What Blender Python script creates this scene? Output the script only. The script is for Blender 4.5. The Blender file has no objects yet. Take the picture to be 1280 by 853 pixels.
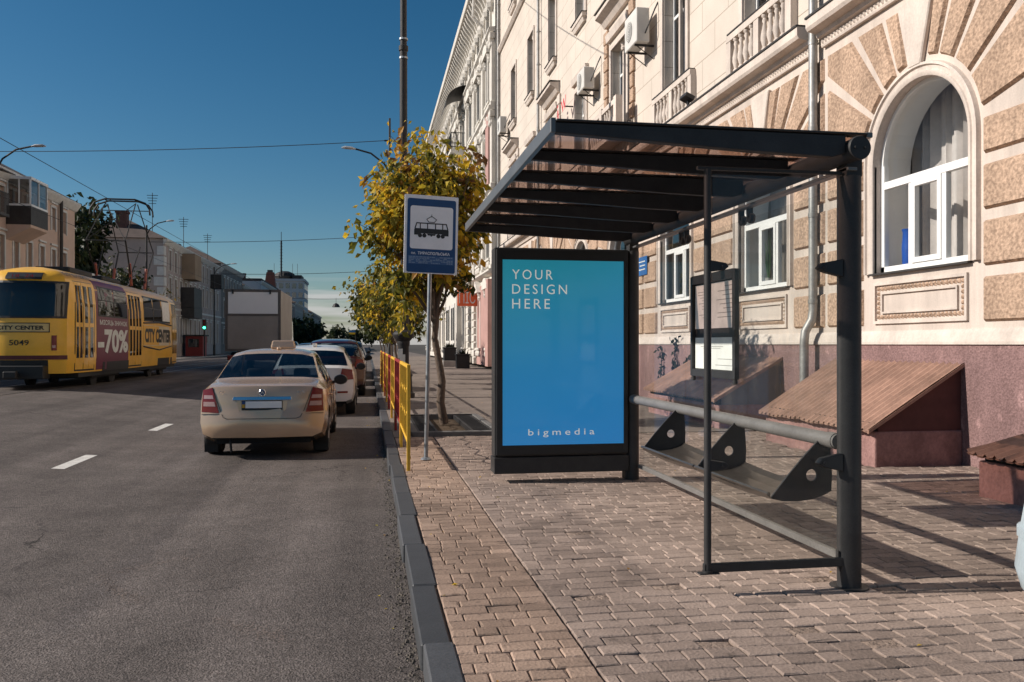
import bpy, bmesh, math, random
from mathutils import Vector, Matrix, noise
Rd = math.radians
rnd = random.Random(11)
sc = bpy.context.scene
C = sc.collection

# ------------------------------------------------------------------ materials
def nodes_of(m):
    m.use_nodes = True
    nt = m.node_tree
    return nt, nt.nodes, nt.links

def mat(name, c, rough=.65, metal=0.0, var=.18, scale=2.5, bump=0.0, bscale=60.0, spec=.5, coat=0.0, fine=0.0, attr=None, world=False):
    """procedural surface: base colour broken up by two noises, an optional bump"""
    m = bpy.data.materials.new(name)
    nt, N, L = nodes_of(m)
    b = N['Principled BSDF']
    b.inputs['Roughness'].default_value = rough
    b.inputs['Metallic'].default_value = metal
    b.inputs['Specular IOR Level'].default_value = spec
    b.inputs['Coat Weight'].default_value = coat
    b.inputs['Coat Roughness'].default_value = .08
    tc = N.new('ShaderNodeTexCoord')
    src = tc.outputs['Object']
    if world:
        src = N.new('ShaderNodeNewGeometry').outputs['Position']
    nz = N.new('ShaderNodeTexNoise'); nz.inputs['Scale'].default_value = scale
    nz.inputs['Detail'].default_value = 6; nz.inputs['Roughness'].default_value = .65
    L.new(src, nz.inputs['Vector'])
    mr = N.new('ShaderNodeMapRange')
    mr.inputs['From Min'].default_value = .3; mr.inputs['From Max'].default_value = .7
    mr.inputs['To Min'].default_value = 1 - var; mr.inputs['To Max'].default_value = 1 + var
    L.new(nz.outputs['Fac'], mr.inputs['Value'])
    fac = mr.outputs['Result']
    if fine:
        n3 = N.new('ShaderNodeTexNoise'); n3.inputs['Scale'].default_value = bscale * 1.0
        n3.inputs['Detail'].default_value = 3
        L.new(src, n3.inputs['Vector'])
        m3 = N.new('ShaderNodeMapRange')
        m3.inputs['From Min'].default_value = .32; m3.inputs['From Max'].default_value = .68
        m3.inputs['To Min'].default_value = 1 - fine; m3.inputs['To Max'].default_value = 1 + fine
        L.new(n3.outputs['Fac'], m3.inputs['Value'])
        mu = N.new('ShaderNodeMath'); mu.operation = 'MULTIPLY'
        L.new(fac, mu.inputs[0]); L.new(m3.outputs['Result'], mu.inputs[1]); fac = mu.outputs[0]
    if attr:
        at = N.new('ShaderNodeAttribute'); at.attribute_name = attr
        mu = N.new('ShaderNodeMath'); mu.operation = 'MULTIPLY'
        L.new(fac, mu.inputs[0]); L.new(at.outputs['Fac'], mu.inputs[1]); fac = mu.outputs[0]
    vm = N.new('ShaderNodeVectorMath'); vm.operation = 'SCALE'
    vm.inputs[0].default_value = c[:3]
    L.new(fac, vm.inputs['Scale'])
    L.new(vm.outputs['Vector'], b.inputs['Base Color'])
    if bump:
        n2 = N.new('ShaderNodeTexNoise'); n2.inputs['Scale'].default_value = bscale
        n2.inputs['Detail'].default_value = 4
        L.new(src, n2.inputs['Vector'])
        bp = N.new('ShaderNodeBump'); bp.inputs['Strength'].default_value = bump
        bp.inputs['Distance'].default_value = .02
        L.new(n2.outputs['Fac'], bp.inputs['Height'])
        L.new(bp.outputs['Normal'], b.inputs['Normal'])
    return m

def glass(name, tint=(.7, .75, .75), refl=.5, rough=.02, dirt=0.0, graze=.95, base=.04):
    """thin pane: tinted see-through with a mirror share that follows the viewing angle"""
    m = bpy.data.materials.new(name)
    nt, N, L = nodes_of(m)
    N.remove(N['Principled BSDF'])
    out = N['Material Output']
    tr = N.new('ShaderNodeBsdfTransparent'); tr.inputs['Color'].default_value = (*tint, 1)
    gl = N.new('ShaderNodeBsdfGlossy'); gl.inputs['Roughness'].default_value = rough
    ge = N.new('ShaderNodeNewGeometry'); dt = N.new('ShaderNodeVectorMath'); dt.operation = 'DOT_PRODUCT'
    L.new(ge.outputs['Incoming'], dt.inputs[0]); L.new(ge.outputs['Normal'], dt.inputs[1])
    ab = N.new('ShaderNodeMath'); ab.operation = 'ABSOLUTE'; L.new(dt.outputs['Value'], ab.inputs[0])
    iv = N.new('ShaderNodeMath'); iv.operation = 'SUBTRACT'; iv.inputs[0].default_value = 1; L.new(ab.outputs[0], iv.inputs[1])
    pw = N.new('ShaderNodeMath'); pw.operation = 'POWER'; pw.inputs[1].default_value = 5; L.new(iv.outputs[0], pw.inputs[0])
    mu = N.new('ShaderNodeMath'); mu.operation = 'MULTIPLY_ADD'
    mu.inputs[1].default_value = graze; mu.inputs[2].default_value = base + refl
    mu.use_clamp = True
    L.new(pw.outputs[0], mu.inputs[0])
    mx = N.new('ShaderNodeMixShader')
    L.new(mu.outputs[0], mx.inputs['Fac'])
    L.new(tr.outputs[0], mx.inputs[1]); L.new(gl.outputs[0], mx.inputs[2])
    last = mx.outputs[0]
    if dirt:
        df = N.new('ShaderNodeBsdfDiffuse'); df.inputs['Color'].default_value = (.45, .42, .38, 1)
        tc = N.new('ShaderNodeTexCoord')
        nz = N.new('ShaderNodeTexNoise'); nz.inputs['Scale'].default_value = 2.6; nz.inputs['Detail'].default_value = 8
        nz.inputs['Roughness'].default_value = .7
        L.new(tc.outputs['Object'], nz.inputs['Vector'])
        mr = N.new('ShaderNodeMapRange')
        mr.inputs['From Min'].default_value = .5; mr.inputs['From Max'].default_value = .75
        mr.inputs['To Min'].default_value = dirt * .25; mr.inputs['To Max'].default_value = dirt
        L.new(nz.outputs['Fac'], mr.inputs['Value'])
        m2 = N.new('ShaderNodeMixShader')
        L.new(mr.outputs['Result'], m2.inputs['Fac'])
        L.new(last, m2.inputs[1]); L.new(df.outputs[0], m2.inputs[2]); last = m2.outputs[0]
    L.new(last, out.inputs['Surface'])
    return m

def emit(name, c, strength):
    m = bpy.data.materials.new(name)
    nt, N, L = nodes_of(m)
    b = N['Principled BSDF']
    b.inputs['Base Color'].default_value = (*c, 1)
    b.inputs['Emission Color'].default_value = (*c, 1)
    b.inputs['Emission Strength'].default_value = strength
    return m

M = {}
M['asphalt'] = mat('asphalt', (.124, .106, .097), .85, var=.20, scale=.5, bump=.9, bscale=95, fine=.36, world=True, spec=.2)
M['asphalt_walk'] = mat('asphalt_walk', (.20, .165, .142), .9, var=.16, scale=.6, bump=.4, bscale=60, fine=.22, world=True, spec=.2)
M['paint'] = mat('road_paint', (.62, .60, .56), .7, var=.2, scale=9, bump=.2, bscale=90, fine=.2)
M['kerb'] = mat('kerb_granite', (.052, .054, .058), .6, var=.16, scale=4, bump=.15, bscale=90, fine=.18, attr='tint', world=True)
M['paver_pink'] = mat('paver_pink', (.318, .226, .172), .85, var=.16, scale=1.2, bump=.35, bscale=70, fine=.16, attr='tint', world=True, spec=.2)
M['paver_grey'] = mat('paver_grey', (.292, .224, .186), .85, var=.18, scale=1.0, bump=.35, bscale=70, fine=.16, attr='tint', world=True, spec=.2)
M['sand'] = mat('joint_sand', (.20, .15, .11), .95, var=.25, scale=3, bump=.6, bscale=80, fine=.25, world=True, spec=.1)
M['soil'] = mat('soil', (.09, .065, .045), .95, var=.3, scale=4, bump=.8, bscale=40, fine=.3, spec=.1)
M['far_ground'] = mat('far_ground', (.10, .09, .08), .95, var=.3, scale=.05, world=True, spec=.1)
M['rail_steel'] = mat('rail_steel', (.35, .33, .31), .35, .9, var=.2)
M['anthracite'] = mat('anthracite', (.034, .033, .033), .55, 0.0, var=.25, scale=5, bump=.05, bscale=120, spec=.35, fine=.12)
M['anthracite_light'] = mat('anthracite_light', (.15, .15, .15), .38, .3, var=.15, scale=5)
M['galv'] = mat('galvanised', (.30, .32, .34), .45, .75, var=.2, scale=8, bump=.08, bscale=40)
M['rail_grey'] = mat('rail_grey', (.20, .19, .18), .5, .3, var=.15, scale=5, fine=.1)
M['rim'] = mat('wheel_rim', (.16, .16, .165), .45, .5, var=.2)
M['alu'] = mat('aluminium', (.55, .54, .52), .38, .8, var=.12, scale=4)
M['seat_metal'] = mat('seat_metal', (.21, .185, .165), .34, .85, var=.2, scale=6, bump=.06, bscale=150)
M['roof_poly'] = glass('roof_polycarbonate', (.68, .58, .54), .0, .10, dirt=.10, graze=.5, base=.03)
M['clear'] = glass('clear_glass', (.955, .965, .96), .0, .01, dirt=.055, graze=.5, base=.018)
M['window'] = glass('window_glass', (.30, .33, .36), .12, .02)
M['house_window'] = glass('house_window_glass', (.16, .17, .18), .02, .03, graze=.45)
M['kerb_plain'] = mat('pit_stone', (.13, .125, .12), .85, var=.2, scale=4, bump=.3, bscale=40)
M['window_clear'] = glass('window_glass_clear', (.90, .92, .93), .0, .015, graze=.6, base=.03)
M['carglass'] = glass('car_glass', (.42, .47, .50), .08, .02, graze=.7)
M['cream'] = mat('cream_stucco', (.575, .497, .437), .9, var=.10, scale=.9, bump=.1, bscale=50, fine=.05, world=True, spec=.15)
M['cream_trim'] = mat('cream_trim', (.605, .527, .465), .85, var=.12, scale=1.6, bump=.12, bscale=30, fine=.06, world=True, spec=.15)
M['tan'] = mat('tan_rustic', (.44, .31, .225), .95, var=.16, scale=1.4, bump=1.0, bscale=24, fine=.30, world=True, spec=.1)
M['plinth'] = mat('plinth_plum', (.235, .148, .142), .95, var=.16, scale=1.1, bump=.9, bscale=38, fine=.2, world=True, spec=.1)
M['hatch_wall'] = mat('hatch_wall', (.30, .175, .16), .95, var=.2, scale=2.4, bump=.5, bscale=30, fine=.1, world=True, spec=.1)
M['maroon'] = mat('maroon_board', (.10, .035, .03), .8, var=.25, scale=3)
M['copper'] = mat('brown_roof_sheet', (.345, .205, .15), .55, .1, var=.2, scale=1.6, bump=.06, bscale=30, fine=.06)
M['white'] = mat('white_pvc', (.78, .78, .76), .4, var=.04)
M['offwhite'] = mat('offwhite_paint', (.62, .60, .56), .6, var=.12)
M['curtain'] = mat('curtain_cloth', (.56, .51, .47), .9, var=.1, scale=6)
M['room'] = mat('room_wall', (.42, .39, .36), .9, var=.1)
M['dark'] = mat('dark_void', (.012, .012, .013), .9, var=.2)
M['black'] = mat('black_plastic', (.014, .014, .015), .5, var=.2)
M['rubber'] = mat('tyre_rubber', (.018, .018, .018), .8, var=.25, scale=10, bump=.2, bscale=80)
M['flashing'] = mat('dark_flashing', (.05, .045, .042), .6, .3, var=.25)
M['brick'] = mat('red_brick', (.27, .085, .055), .9, var=.25, scale=4, bump=.5, bscale=25, fine=.25)
M['slate'] = mat('slate_roof', (.10, .085, .08), .8, var=.3, scale=2, bump=.3, bscale=12)
M['stone_grey'] = mat('stone_grey', (.33, .31, .285), .9, var=.2, scale=1.5, bump=.4, bscale=25)
M['bark'] = mat('bark', (.115, .082, .06), .9, var=.3, scale=9, bump=.8, bscale=26)
M['bark_dark'] = mat('bark_dark', (.06, .048, .04), .9, var=.3, scale=9, bump=.6, bscale=16)
M['iron'] = mat('cast_iron', (.022, .021, .021), .65, .2, var=.3, scale=7, bump=.3, bscale=30)
M['paper'] = mat('paper', (.68, .70, .66), .7, var=.1, scale=6)
M['paper_dim'] = mat('paper_dim', (.74, .74, .71), .6, var=.15, scale=8)
M['ink'] = mat('ink_grey', (.22, .22, .21), .7, var=.1)
M['yellow_rail'] = mat('yellow_rail', (.72, .42, .035), .45, var=.14, scale=5, fine=.06)
M['red_rail'] = mat('red_rail', (.30, .022, .022), .45, var=.2, scale=5, fine=.06)

def more_asphalt(m):
    nt, N, L = nodes_of(m); bs = N['Principled BSDF']
    old = bs.inputs['Base Color'].links[0].from_socket
    ge = N.new('ShaderNodeNewGeometry')
    def scaled(v):
        k = N.new('ShaderNodeVectorMath'); k.operation = 'MULTIPLY'; k.inputs[1].default_value = v
        L.new(ge.outputs['Position'], k.inputs[0]); return k.outputs['Vector']
    def rng(src, a, c, lo, hi):
        r = N.new('ShaderNodeMapRange'); r.inputs['From Min'].default_value = a; r.inputs['From Max'].default_value = c
        r.inputs['To Min'].default_value = lo; r.inputs['To Max'].default_value = hi; L.new(src, r.inputs['Value']); return r.outputs['Result']
    tr = N.new('ShaderNodeTexNoise'); tr.inputs['Scale'].default_value = 1; tr.inputs['Detail'].default_value = 5; L.new(scaled((1.5, .055, 0)), tr.inputs['Vector'])
    sp_ = N.new('ShaderNodeTexVoronoi'); sp_.inputs['Scale'].default_value = 70; L.new(ge.outputs['Position'], sp_.inputs['Vector'])
    bw = N.new('ShaderNodeRGBToBW'); L.new(sp_.outputs['Color'], bw.inputs[0])
    pt = N.new('ShaderNodeTexNoise'); pt.inputs['Scale'].default_value = 2.2; pt.inputs['Detail'].default_value = 8; pt.inputs['Roughness'].default_value = .75; L.new(ge.outputs['Position'], pt.inputs['Vector'])
    f = None
    for q in (rng(tr.outputs['Fac'], .3, .7, .70, 1.30), rng(bw.outputs[0], .2, .9, .78, 1.32), rng(pt.outputs['Fac'], .35, .65, .86, 1.16)):
        if f is None: f = q
        else:
            k = N.new('ShaderNodeMath'); k.operation = 'MULTIPLY'; L.new(f, k.inputs[0]); L.new(q, k.inputs[1]); f = k.outputs[0]
    k = N.new('ShaderNodeVectorMath'); k.operation = 'SCALE'; L.new(old, k.inputs[0]); L.new(f, k.inputs['Scale']); L.new(k.outputs['Vector'], bs.inputs['Base Color'])
more_asphalt(M['asphalt'])
def weather(m, stretch, a, c, lo, hi, detail=6, rough=.65):
    """stains: a noise stretched along the axes multiplies the base colour"""
    nt, N, L = nodes_of(m); bs = N['Principled BSDF']; old = bs.inputs['Base Color'].links[0].from_socket
    ge = N.new('ShaderNodeNewGeometry'); k = N.new('ShaderNodeVectorMath'); k.operation = 'MULTIPLY'; k.inputs[1].default_value = stretch
    L.new(ge.outputs['Position'], k.inputs[0])
    n = N.new('ShaderNodeTexNoise'); n.inputs['Scale'].default_value = 1; n.inputs['Detail'].default_value = detail; n.inputs['Roughness'].default_value = rough
    L.new(k.outputs['Vector'], n.inputs['Vector'])
    r = N.new('ShaderNodeMapRange'); r.inputs['From Min'].default_value = a; r.inputs['From Max'].default_value = c
    r.inputs['To Min'].default_value = lo; r.inputs['To Max'].default_value = hi; L.new(n.outputs['Fac'], r.inputs['Value'])
    q = N.new('ShaderNodeVectorMath'); q.operation = 'SCALE'; L.new(old, q.inputs[0]); L.new(r.outputs['Result'], q.inputs['Scale'])
    L.new(q.outputs['Vector'], bs.inputs['Base Color'])
def cracks(m, scale, width, dark, mask_scale=.35):
    nt, N, L = nodes_of(m); bs = N['Principled BSDF']; old = bs.inputs['Base Color'].links[0].from_socket
    ge = N.new('ShaderNodeNewGeometry')
    wv = N.new('ShaderNodeTexNoise'); wv.inputs['Scale'].default_value = 2.5; wv.inputs['Detail'].default_value = 6; L.new(ge.outputs['Position'], wv.inputs['Vector'])
    ad = N.new('ShaderNodeVectorMath'); ad.operation = 'MULTIPLY_ADD'; ad.inputs[1].default_value = (.5, .5, .5); L.new(wv.outputs['Color'], ad.inputs[0]); L.new(ge.outputs['Position'], ad.inputs[2])
    v = N.new('ShaderNodeTexVoronoi'); v.feature = 'DISTANCE_TO_EDGE'; v.inputs['Scale'].default_value = scale; L.new(ad.outputs['Vector'], v.inputs['Vector'])
    r = N.new('ShaderNodeMapRange'); r.inputs['From Min'].default_value = 0; r.inputs['From Max'].default_value = width; r.inputs['To Min'].default_value = 1; r.inputs['To Max'].default_value = 0; L.new(v.outputs['Distance'], r.inputs['Value'])
    ms = N.new('ShaderNodeTexNoise'); ms.inputs['Scale'].default_value = mask_scale; ms.inputs['Detail'].default_value = 3; L.new(ge.outputs['Position'], ms.inputs['Vector'])
    r2 = N.new('ShaderNodeMapRange'); r2.inputs['From Min'].default_value = .48; r2.inputs['From Max'].default_value = .58; L.new(ms.outputs['Fac'], r2.inputs['Value'])
    mu = N.new('ShaderNodeMath'); mu.operation = 'MULTIPLY'; L.new(r.outputs['Result'], mu.inputs[0]); L.new(r2.outputs['Result'], mu.inputs[1])
    mx = N.new('ShaderNodeMix'); mx.data_type = 'RGBA'; L.new(mu.outputs[0], mx.inputs['Factor']); L.new(old, mx.inputs['A']); mx.inputs['B'].default_value = (*dark, 1)
    L.new(mx.outputs['Result'], bs.inputs['Base Color'])
cracks(M['asphalt'], .28, .004, (.03, .026, .024))
weather(M['asphalt'], (.9, .45, 1), .60, .74, 1.0, .72, 9, .75)
weather(M['asphalt_walk'], (.8, .8, 1), .35, .65, .82, 1.12)
for q in ('paver_pink', 'paver_grey'):
    weather(M[q], (.55, .75, 1), .38, .62, .80, 1.14, 7, .7)
    weather(M[q], (9, 9, 9), .62, .70, 1.0, .66, 3, .5)
for q in ('cream', 'cream_trim'):
    weather(M[q], (2.2, 2.2, .22), .42, .68, 1.05, .80, 7, .7); weather(M[q], (.5, .5, .5), .35, .65, .93, 1.05)
weather(M['tan'], (1.6, 1.6, .3), .38, .66, 1.12, .80, 7, .7)
weather(M['plinth'], (1.2, 1.2, .6), .40, .64, 1.10, .78, 8, .75); weather(M['plinth'], (5, 5, 3), .62, .70, 1.0, 1.5, 5, .6)
weather(M['hatch_wall'], (3, 3, 2), .42, .62, 1.1, .75, 8, .7)
weather(M['copper'], (2.5, 3, 1), .40, .65, 1.12, .74, 8, .7)

# ------------------------------------------------------------------ mesh builder
class MB:
    def __init__(s):
        s.v = []; s.f = []; s.k = []; s.t = []; s.cur = 0; s.tint = 1.0
    def add(s, vs, fs, k=None):
        o = len(s.v)
        s.v += [tuple(v) for v in vs]
        s.f += [tuple(i + o for i in f) for f in fs]
        s.k += [s.cur if k is None else k] * len(fs)
        s.t += [s.tint] * len(fs)
        return s
    def box(s, x0, x1, y0, y1, z0, z1, k=None):
        return s.add([(x0, y0, z0), (x1, y0, z0), (x1, y1, z0), (x0, y1, z0), (x0, y0, z1), (x1, y0, z1), (x1, y1, z1), (x0, y1, z1)],
              [(0, 3, 2, 1), (4, 5, 6, 7), (0, 1, 5, 4), (1, 2, 6, 5), (2, 3, 7, 6), (3, 0, 4, 7)], k)
    def obox(s, mtx, sx, sy, sz, k=None):
        b = MB(); b.box(-sx / 2, sx / 2, -sy / 2, sy / 2, -sz / 2, sz / 2)
        return s.add([mtx @ Vector(v) for v in b.v], b.f, k)
    def prism(s, poly, vec, k=None):
        n = len(poly); vec = Vector(vec)
        p = [Vector(q) for q in poly]
        nrm = Vector((0, 0, 0))
        for i in range(n):
            nrm += (p[i] - p[0]).cross(p[(i + 1) % n] - p[0])
        if nrm.dot(vec) > 0:
            p.reverse()
        vs = p + [q + vec for q in p]
        fs = [tuple(range(n)), tuple(range(2 * n - 1, n - 1, -1))]
        fs += [(i, i + n, (i + 1) % n + n, (i + 1) % n) for i in range(n)]
        fs = [tuple(reversed(f)) if j > 1 else f for j, f in enumerate(fs)]
        fs = fs[:2] + [tuple(reversed(f)) for f in fs[2:]]
        return s.add(vs, fs, k)
    def tube(s, pts, r, n=8, cap=True, k=None, flat=1.0):
        P = [Vector(p) for p in pts]
        rr = r if isinstance(r, (list, tuple)) else [r] * len(P)
        up = Vector((0, 0, 1)); vs = []; fs = []; prev = None
        for i, p in enumerate(P):
            d = (P[min(i + 1, len(P) - 1)] - P[max(i - 1, 0)]).normalized()
            if prev is None:
                a = d.cross(up)
                if a.length < .05: a = d.cross(Vector((0, 1, 0)))
            else:
                a = prev - d * prev.dot(d)
            a.normalize(); prev = a; b = d.cross(a)
            for j in range(n):
                t = 2 * math.pi * j / n
                vs.append(p + (a * math.cos(t) + b * math.sin(t) * flat) * rr[i])
        for i in range(len(P) - 1):
            for j in range(n):
                fs.append((i * n + j, i * n + (j + 1) % n, (i + 1) * n + (j + 1) % n, (i + 1) * n + j))
        if cap:
            fs.append(tuple(range(n - 1, -1, -1))); fs.append(tuple(range((len(P) - 1) * n, len(P) * n)))
        return s.add(vs, fs, k)
    def lathe(s, prof, c=(0, 0, 0), n=16, axis='z', k=None, cap=True, a0=0.0):
        vs = []; fs = []
        for r, z in prof:
            for j in range(n):
                t = a0 + 2 * math.pi * j / n
                q = (r * math.cos(t), r * math.sin(t), z)
                if axis == 'x': q = (q[2], q[0], q[1])
                if axis == 'y': q = (q[1], q[2], q[0])
                vs.append((q[0] + c[0], q[1] + c[1], q[2] + c[2]))
        for i in range(len(prof) - 1):
            for j in range(n):
                fs.append((i * n + j, i * n + (j + 1) % n, (i + 1) * n + (j + 1) % n, (i + 1) * n + j))
        if cap:
            fs.append(tuple(range(n - 1, -1, -1))); fs.append(tuple(range((len(prof) - 1) * n, len(prof) * n)))
        return s.add(vs, fs, k)
    def quad(s, a, b, c, d, k=None):
        return s.add([a, b, c, d], [(0, 1, 2, 3)], k)
    def profile_y(s, prof, y0, y1, k=None):
        """closed (x,z) outline swept along Y"""
        return s.prism([(x, y0, z) for x, z in prof], (0, y1 - y0, 0), k)
    def build(s, name, mats, parent=None, smooth=None, bevel=0.0, seg=1, tint=False):
        me = bpy.data.meshes.new(name)
        off = Vector((0, 0, 0)); p = parent
        while p is not None:
            off += p.location; p = p.parent
        me.from_pydata([Vector(v) - off for v in s.v], [], s.f)
        if not isinstance(mats, (list, tuple)): mats = [mats]
        for m in mats: me.materials.append(m)
        me.polygons.foreach_set('material_index', s.k)
        if tint:
            a = me.attributes.new('tint', 'FLOAT', 'FACE'); a.data.foreach_set('value', s.t)
        if bevel:
            bm = bmesh.new(); bm.from_mesh(me)
            bmesh.ops.remove_doubles(bm, verts=bm.verts, dist=1e-5)
            ed = [e for e in bm.edges if len(e.link_faces) == 2 and e.calc_face_angle(0) > .5]
            bmesh.ops.bevel(bm, geom=ed, offset=bevel, segments=seg, affect='EDGES', profile=.5, clamp_overlap=True)
            bm.to_mesh(me); bm.free()
        if smooth is not None:
            me.polygons.foreach_set('use_smooth', [True] * len(me.polygons))
            me.set_sharp_from_angle(angle=Rd(smooth))
        me.update()
        o = bpy.data.objects.new(name, me); C.objects.link(o)
        o.parent = parent
        return o

def tag(o, label, cat, group=None):
    o['label'] = label; o['category'] = cat
    if group: o['group'] = group
    return o
def thing(name, label, cat, loc=(0, 0, 0), group=None):
    o = bpy.data.objects.new(name, None); C.objects.link(o); o.location = loc
    o.empty_display_size = .2
    return tag(o, label, cat, group)
def structure(o, kind='structure'):
    o['kind'] = kind
    return o
KIDS = None
def copy_tree(o, parent=None):
    c = o.copy(); C.objects.link(c)
    if parent is not None: c.parent = parent
    for ch in list(o.children): copy_tree(ch, c)
    return c

def text_mesh(s, o, right, up, w=None, h=None, space=1.0, depth=.003, bold=0.0):
    """flat lettering as a mesh builder: fitted to width w and height h from the lower left corner o"""
    cu = bpy.data.curves.new('lettering', 'FONT'); cu.body = s
    cu.size = 1; cu.space_character = space; cu.extrude = 0; cu.offset = bold; cu.resolution_u = 3
    ob = bpy.data.objects.new('lettering', cu); C.objects.link(ob)
    me = bpy.data.meshes.new_from_object(ob)
    vs = [v.co.copy() for v in me.vertices]; fs = [tuple(p.vertices) for p in me.polygons]
    bpy.data.objects.remove(ob); bpy.data.curves.remove(cu); bpy.data.meshes.remove(me)
    x0 = min(v.x for v in vs); x1 = max(v.x for v in vs); y0 = min(v.y for v in vs); y1 = max(v.y for v in vs)
    sy = h / (y1 - y0) if h else None
    sx = w / (x1 - x0) if w else sy
    if sy is None: sy = sx
    o = Vector(o); right = Vector(right).normalized(); up = Vector(up).normalized(); nn = right.cross(up)
    b = MB()
    b.add([o + right * (v.x - x0) * sx + up * (v.y - y0) * sy + nn * depth for v in vs], fs)
    return b
# ------------------------------------------------------------------ camera, sun, sky
cam_d = bpy.data.cameras.new('camera'); cam = bpy.data.objects.new('camera', cam_d); C.objects.link(cam)
cam.location = (0, 0, 1.42)
cam.rotation_euler = (Rd(90), 0, -math.atan(180 / 1050))
cam_d.lens = 36 * 1050 / 1280; cam_d.sensor_width = 36; cam_d.shift_y = 4 / 1280
cam_d.clip_start = .05; cam_d.clip_end = 6000
sc.camera = cam
EL, AZ = Rd(31.5), Rd(6)
sd = Vector((-math.cos(EL) * math.cos(AZ), math.cos(EL) * math.sin(AZ), math.sin(EL)))
sl = bpy.data.lights.new('sun', 'SUN'); sl.energy = 5.0; sl.angle = Rd(.53); sl.color = (1.0, .918, .828)
so = bpy.data.objects.new('sun', sl); C.objects.link(so)
so.rotation_euler = sd.to_track_quat('Z', 'Y').to_euler(); so.location = (-20, 5, 30)
w = bpy.data.worlds.new('World'); sc.world = w; w.use_nodes = True
nt = w.node_tree; N = nt.nodes; L = nt.links
bg = N['Background']; bg.inputs['Strength'].default_value = .052
sk = N.new('ShaderNodeTexSky'); sk.sky_type = 'NISHITA'; sk.sun_disc = False
sk.sun_elevation = EL; sk.sun_rotation = math.atan2(sd.x, sd.y)
sk.altitude = 200; sk.air_density = 1.0; sk.dust_density = .7; sk.ozone_density = 3.0
# thin cloud streaks low over the end of the street
tc = N.new('ShaderNodeTexCoord')
sp = N.new('ShaderNodeSeparateXYZ'); L.new(tc.outputs['Generated'], sp.inputs[0])
mp = N.new('ShaderNodeMapping'); mp.inputs['Scale'].default_value = (5, 5, 75)
mp.inputs['Location'].default_value = (.3, .1, .4)
L.new(tc.outputs['Generated'], mp.inputs['Vector'])
cn = N.new('ShaderNodeTexNoise'); cn.inputs['Scale'].default_value = 1.0; cn.inputs['Detail'].default_value = 5
L.new(mp.outputs[0], cn.inputs['Vector'])
r1 = N.new('ShaderNodeMapRange'); r1.inputs['From Min'].default_value = .40; r1.inputs['From Max'].default_value = .58
L.new(cn.outputs['Fac'], r1.inputs['Value'])
r2 = N.new('ShaderNodeMapRange'); r2.inputs['From Min'].default_value = .078; r2.inputs['From Max'].default_value = .068
L.new(sp.outputs['Z'], r2.inputs['Value'])
mu = N.new('ShaderNodeMath'); mu.operation = 'MULTIPLY'
L.new(r1.outputs[0], mu.inputs[0]); L.new(r2.outputs[0], mu.inputs[1])
m3 = N.new('ShaderNodeMath'); m3.operation = 'MULTIPLY'; m3.inputs[1].default_value = .7
L.new(mu.outputs[0], m3.inputs[0])
gm = N.new('ShaderNodeGamma'); gm.inputs['Gamma'].default_value = 1.12
hs = N.new('ShaderNodeHueSaturation'); hs.inputs['Saturation'].default_value = 1.27; hs.inputs['Value'].default_value = 1.0; hs.inputs['Hue'].default_value = .489
L.new(sk.outputs[0], gm.inputs['Color']); L.new(gm.outputs[0], hs.inputs['Color'])
mx = N.new('ShaderNodeMix'); mx.data_type = 'RGBA'
L.new(m3.outputs[0], mx.inputs['Factor']); L.new(hs.outputs[0], mx.inputs['A'])
mx.inputs['B'].default_value = (10.5, 10.2, 10.2, 1)
L.new(mx.outputs['Result'], bg.inputs['Color'])
sc.view_settings.view_transform = 'Standard'; sc.view_settings.look = 'None'
sc.view_settings.exposure = 0.18; sc.view_settings.gamma = 1.0
sc.view_settings.use_curve_mapping = False
sc.cycles.max_bounces = 7; sc.cycles.transparent_max_bounces = 14
sc.cycles.use_denoising = True

# ------------------------------------------------------------------ ground, road, kerbs
def sm(t):
    t = max(0, min(1, t)); return t * t * (3 - 2 * t)
def road_z(x):
    if x > -10.5: return -.13 + .37 * sm((-2.5 - x) / 6)
    return .24 - .24 * sm((-10.5 - x) / 6)

b = MB(); b.quad((-1500, -60, -.6), (1500, -60, -.6), (1500, 3000, -.6), (-1500, 3000, -.6))
structure(b.build('ground', M['far_ground']))
b = MB()
xs = [.26, -.6, -1.5, -2.5, -3.2, -4, -5, -6, -7, -8, -9.5, -11, -12, -13, -14, -15, -16, -17]
yv = [-12, 0, 10, 20, 40, 80, 160, 320, 700]
vs = [(x, y, road_z(x)) for y in yv for x in xs]; n = len(xs)
b.add(vs, [(j * n + i, j * n + i + 1, (j + 1) * n + i + 1, (j + 1) * n + i) for j in range(len(yv) - 1) for i in range(n - 1)][::1])
b.f = [tuple(reversed(f)) for f in b.f]
structure(b.build('road', M['asphalt'], smooth=60))
# darker repaired strips and a pale scuff on the carriageway
b = MB()
def on_road(x0, x1, y0, y1, dz=.004, nx=4):
    for i in range(nx):
        a = x0 + (x1 - x0) * i / nx; c = x0 + (x1 - x0) * (i + 1) / nx
        b.quad((a, y0, road_z(a) + dz), (c, y0, road_z(c) + dz), (c, y1, road_z(c) + dz), (a, y1, road_z(a) + dz))
for y in (10.95, 15.5, 20.3, 25.2, 30.2, 35.4, 40.5, 46): on_road(-3.78, -3.63, y, y + 1.28)
structure(b.build('lane_markings', M['paint']))
b = MB()
for cx in (-9.15, -12.5):
    for s in (-1, 1):
        on_road(cx + s * .762 - .035, cx + s * .762 + .035, -12, 500, .006, 1)
structure(b.build('tram_rails', M['rail_steel']))
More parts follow.
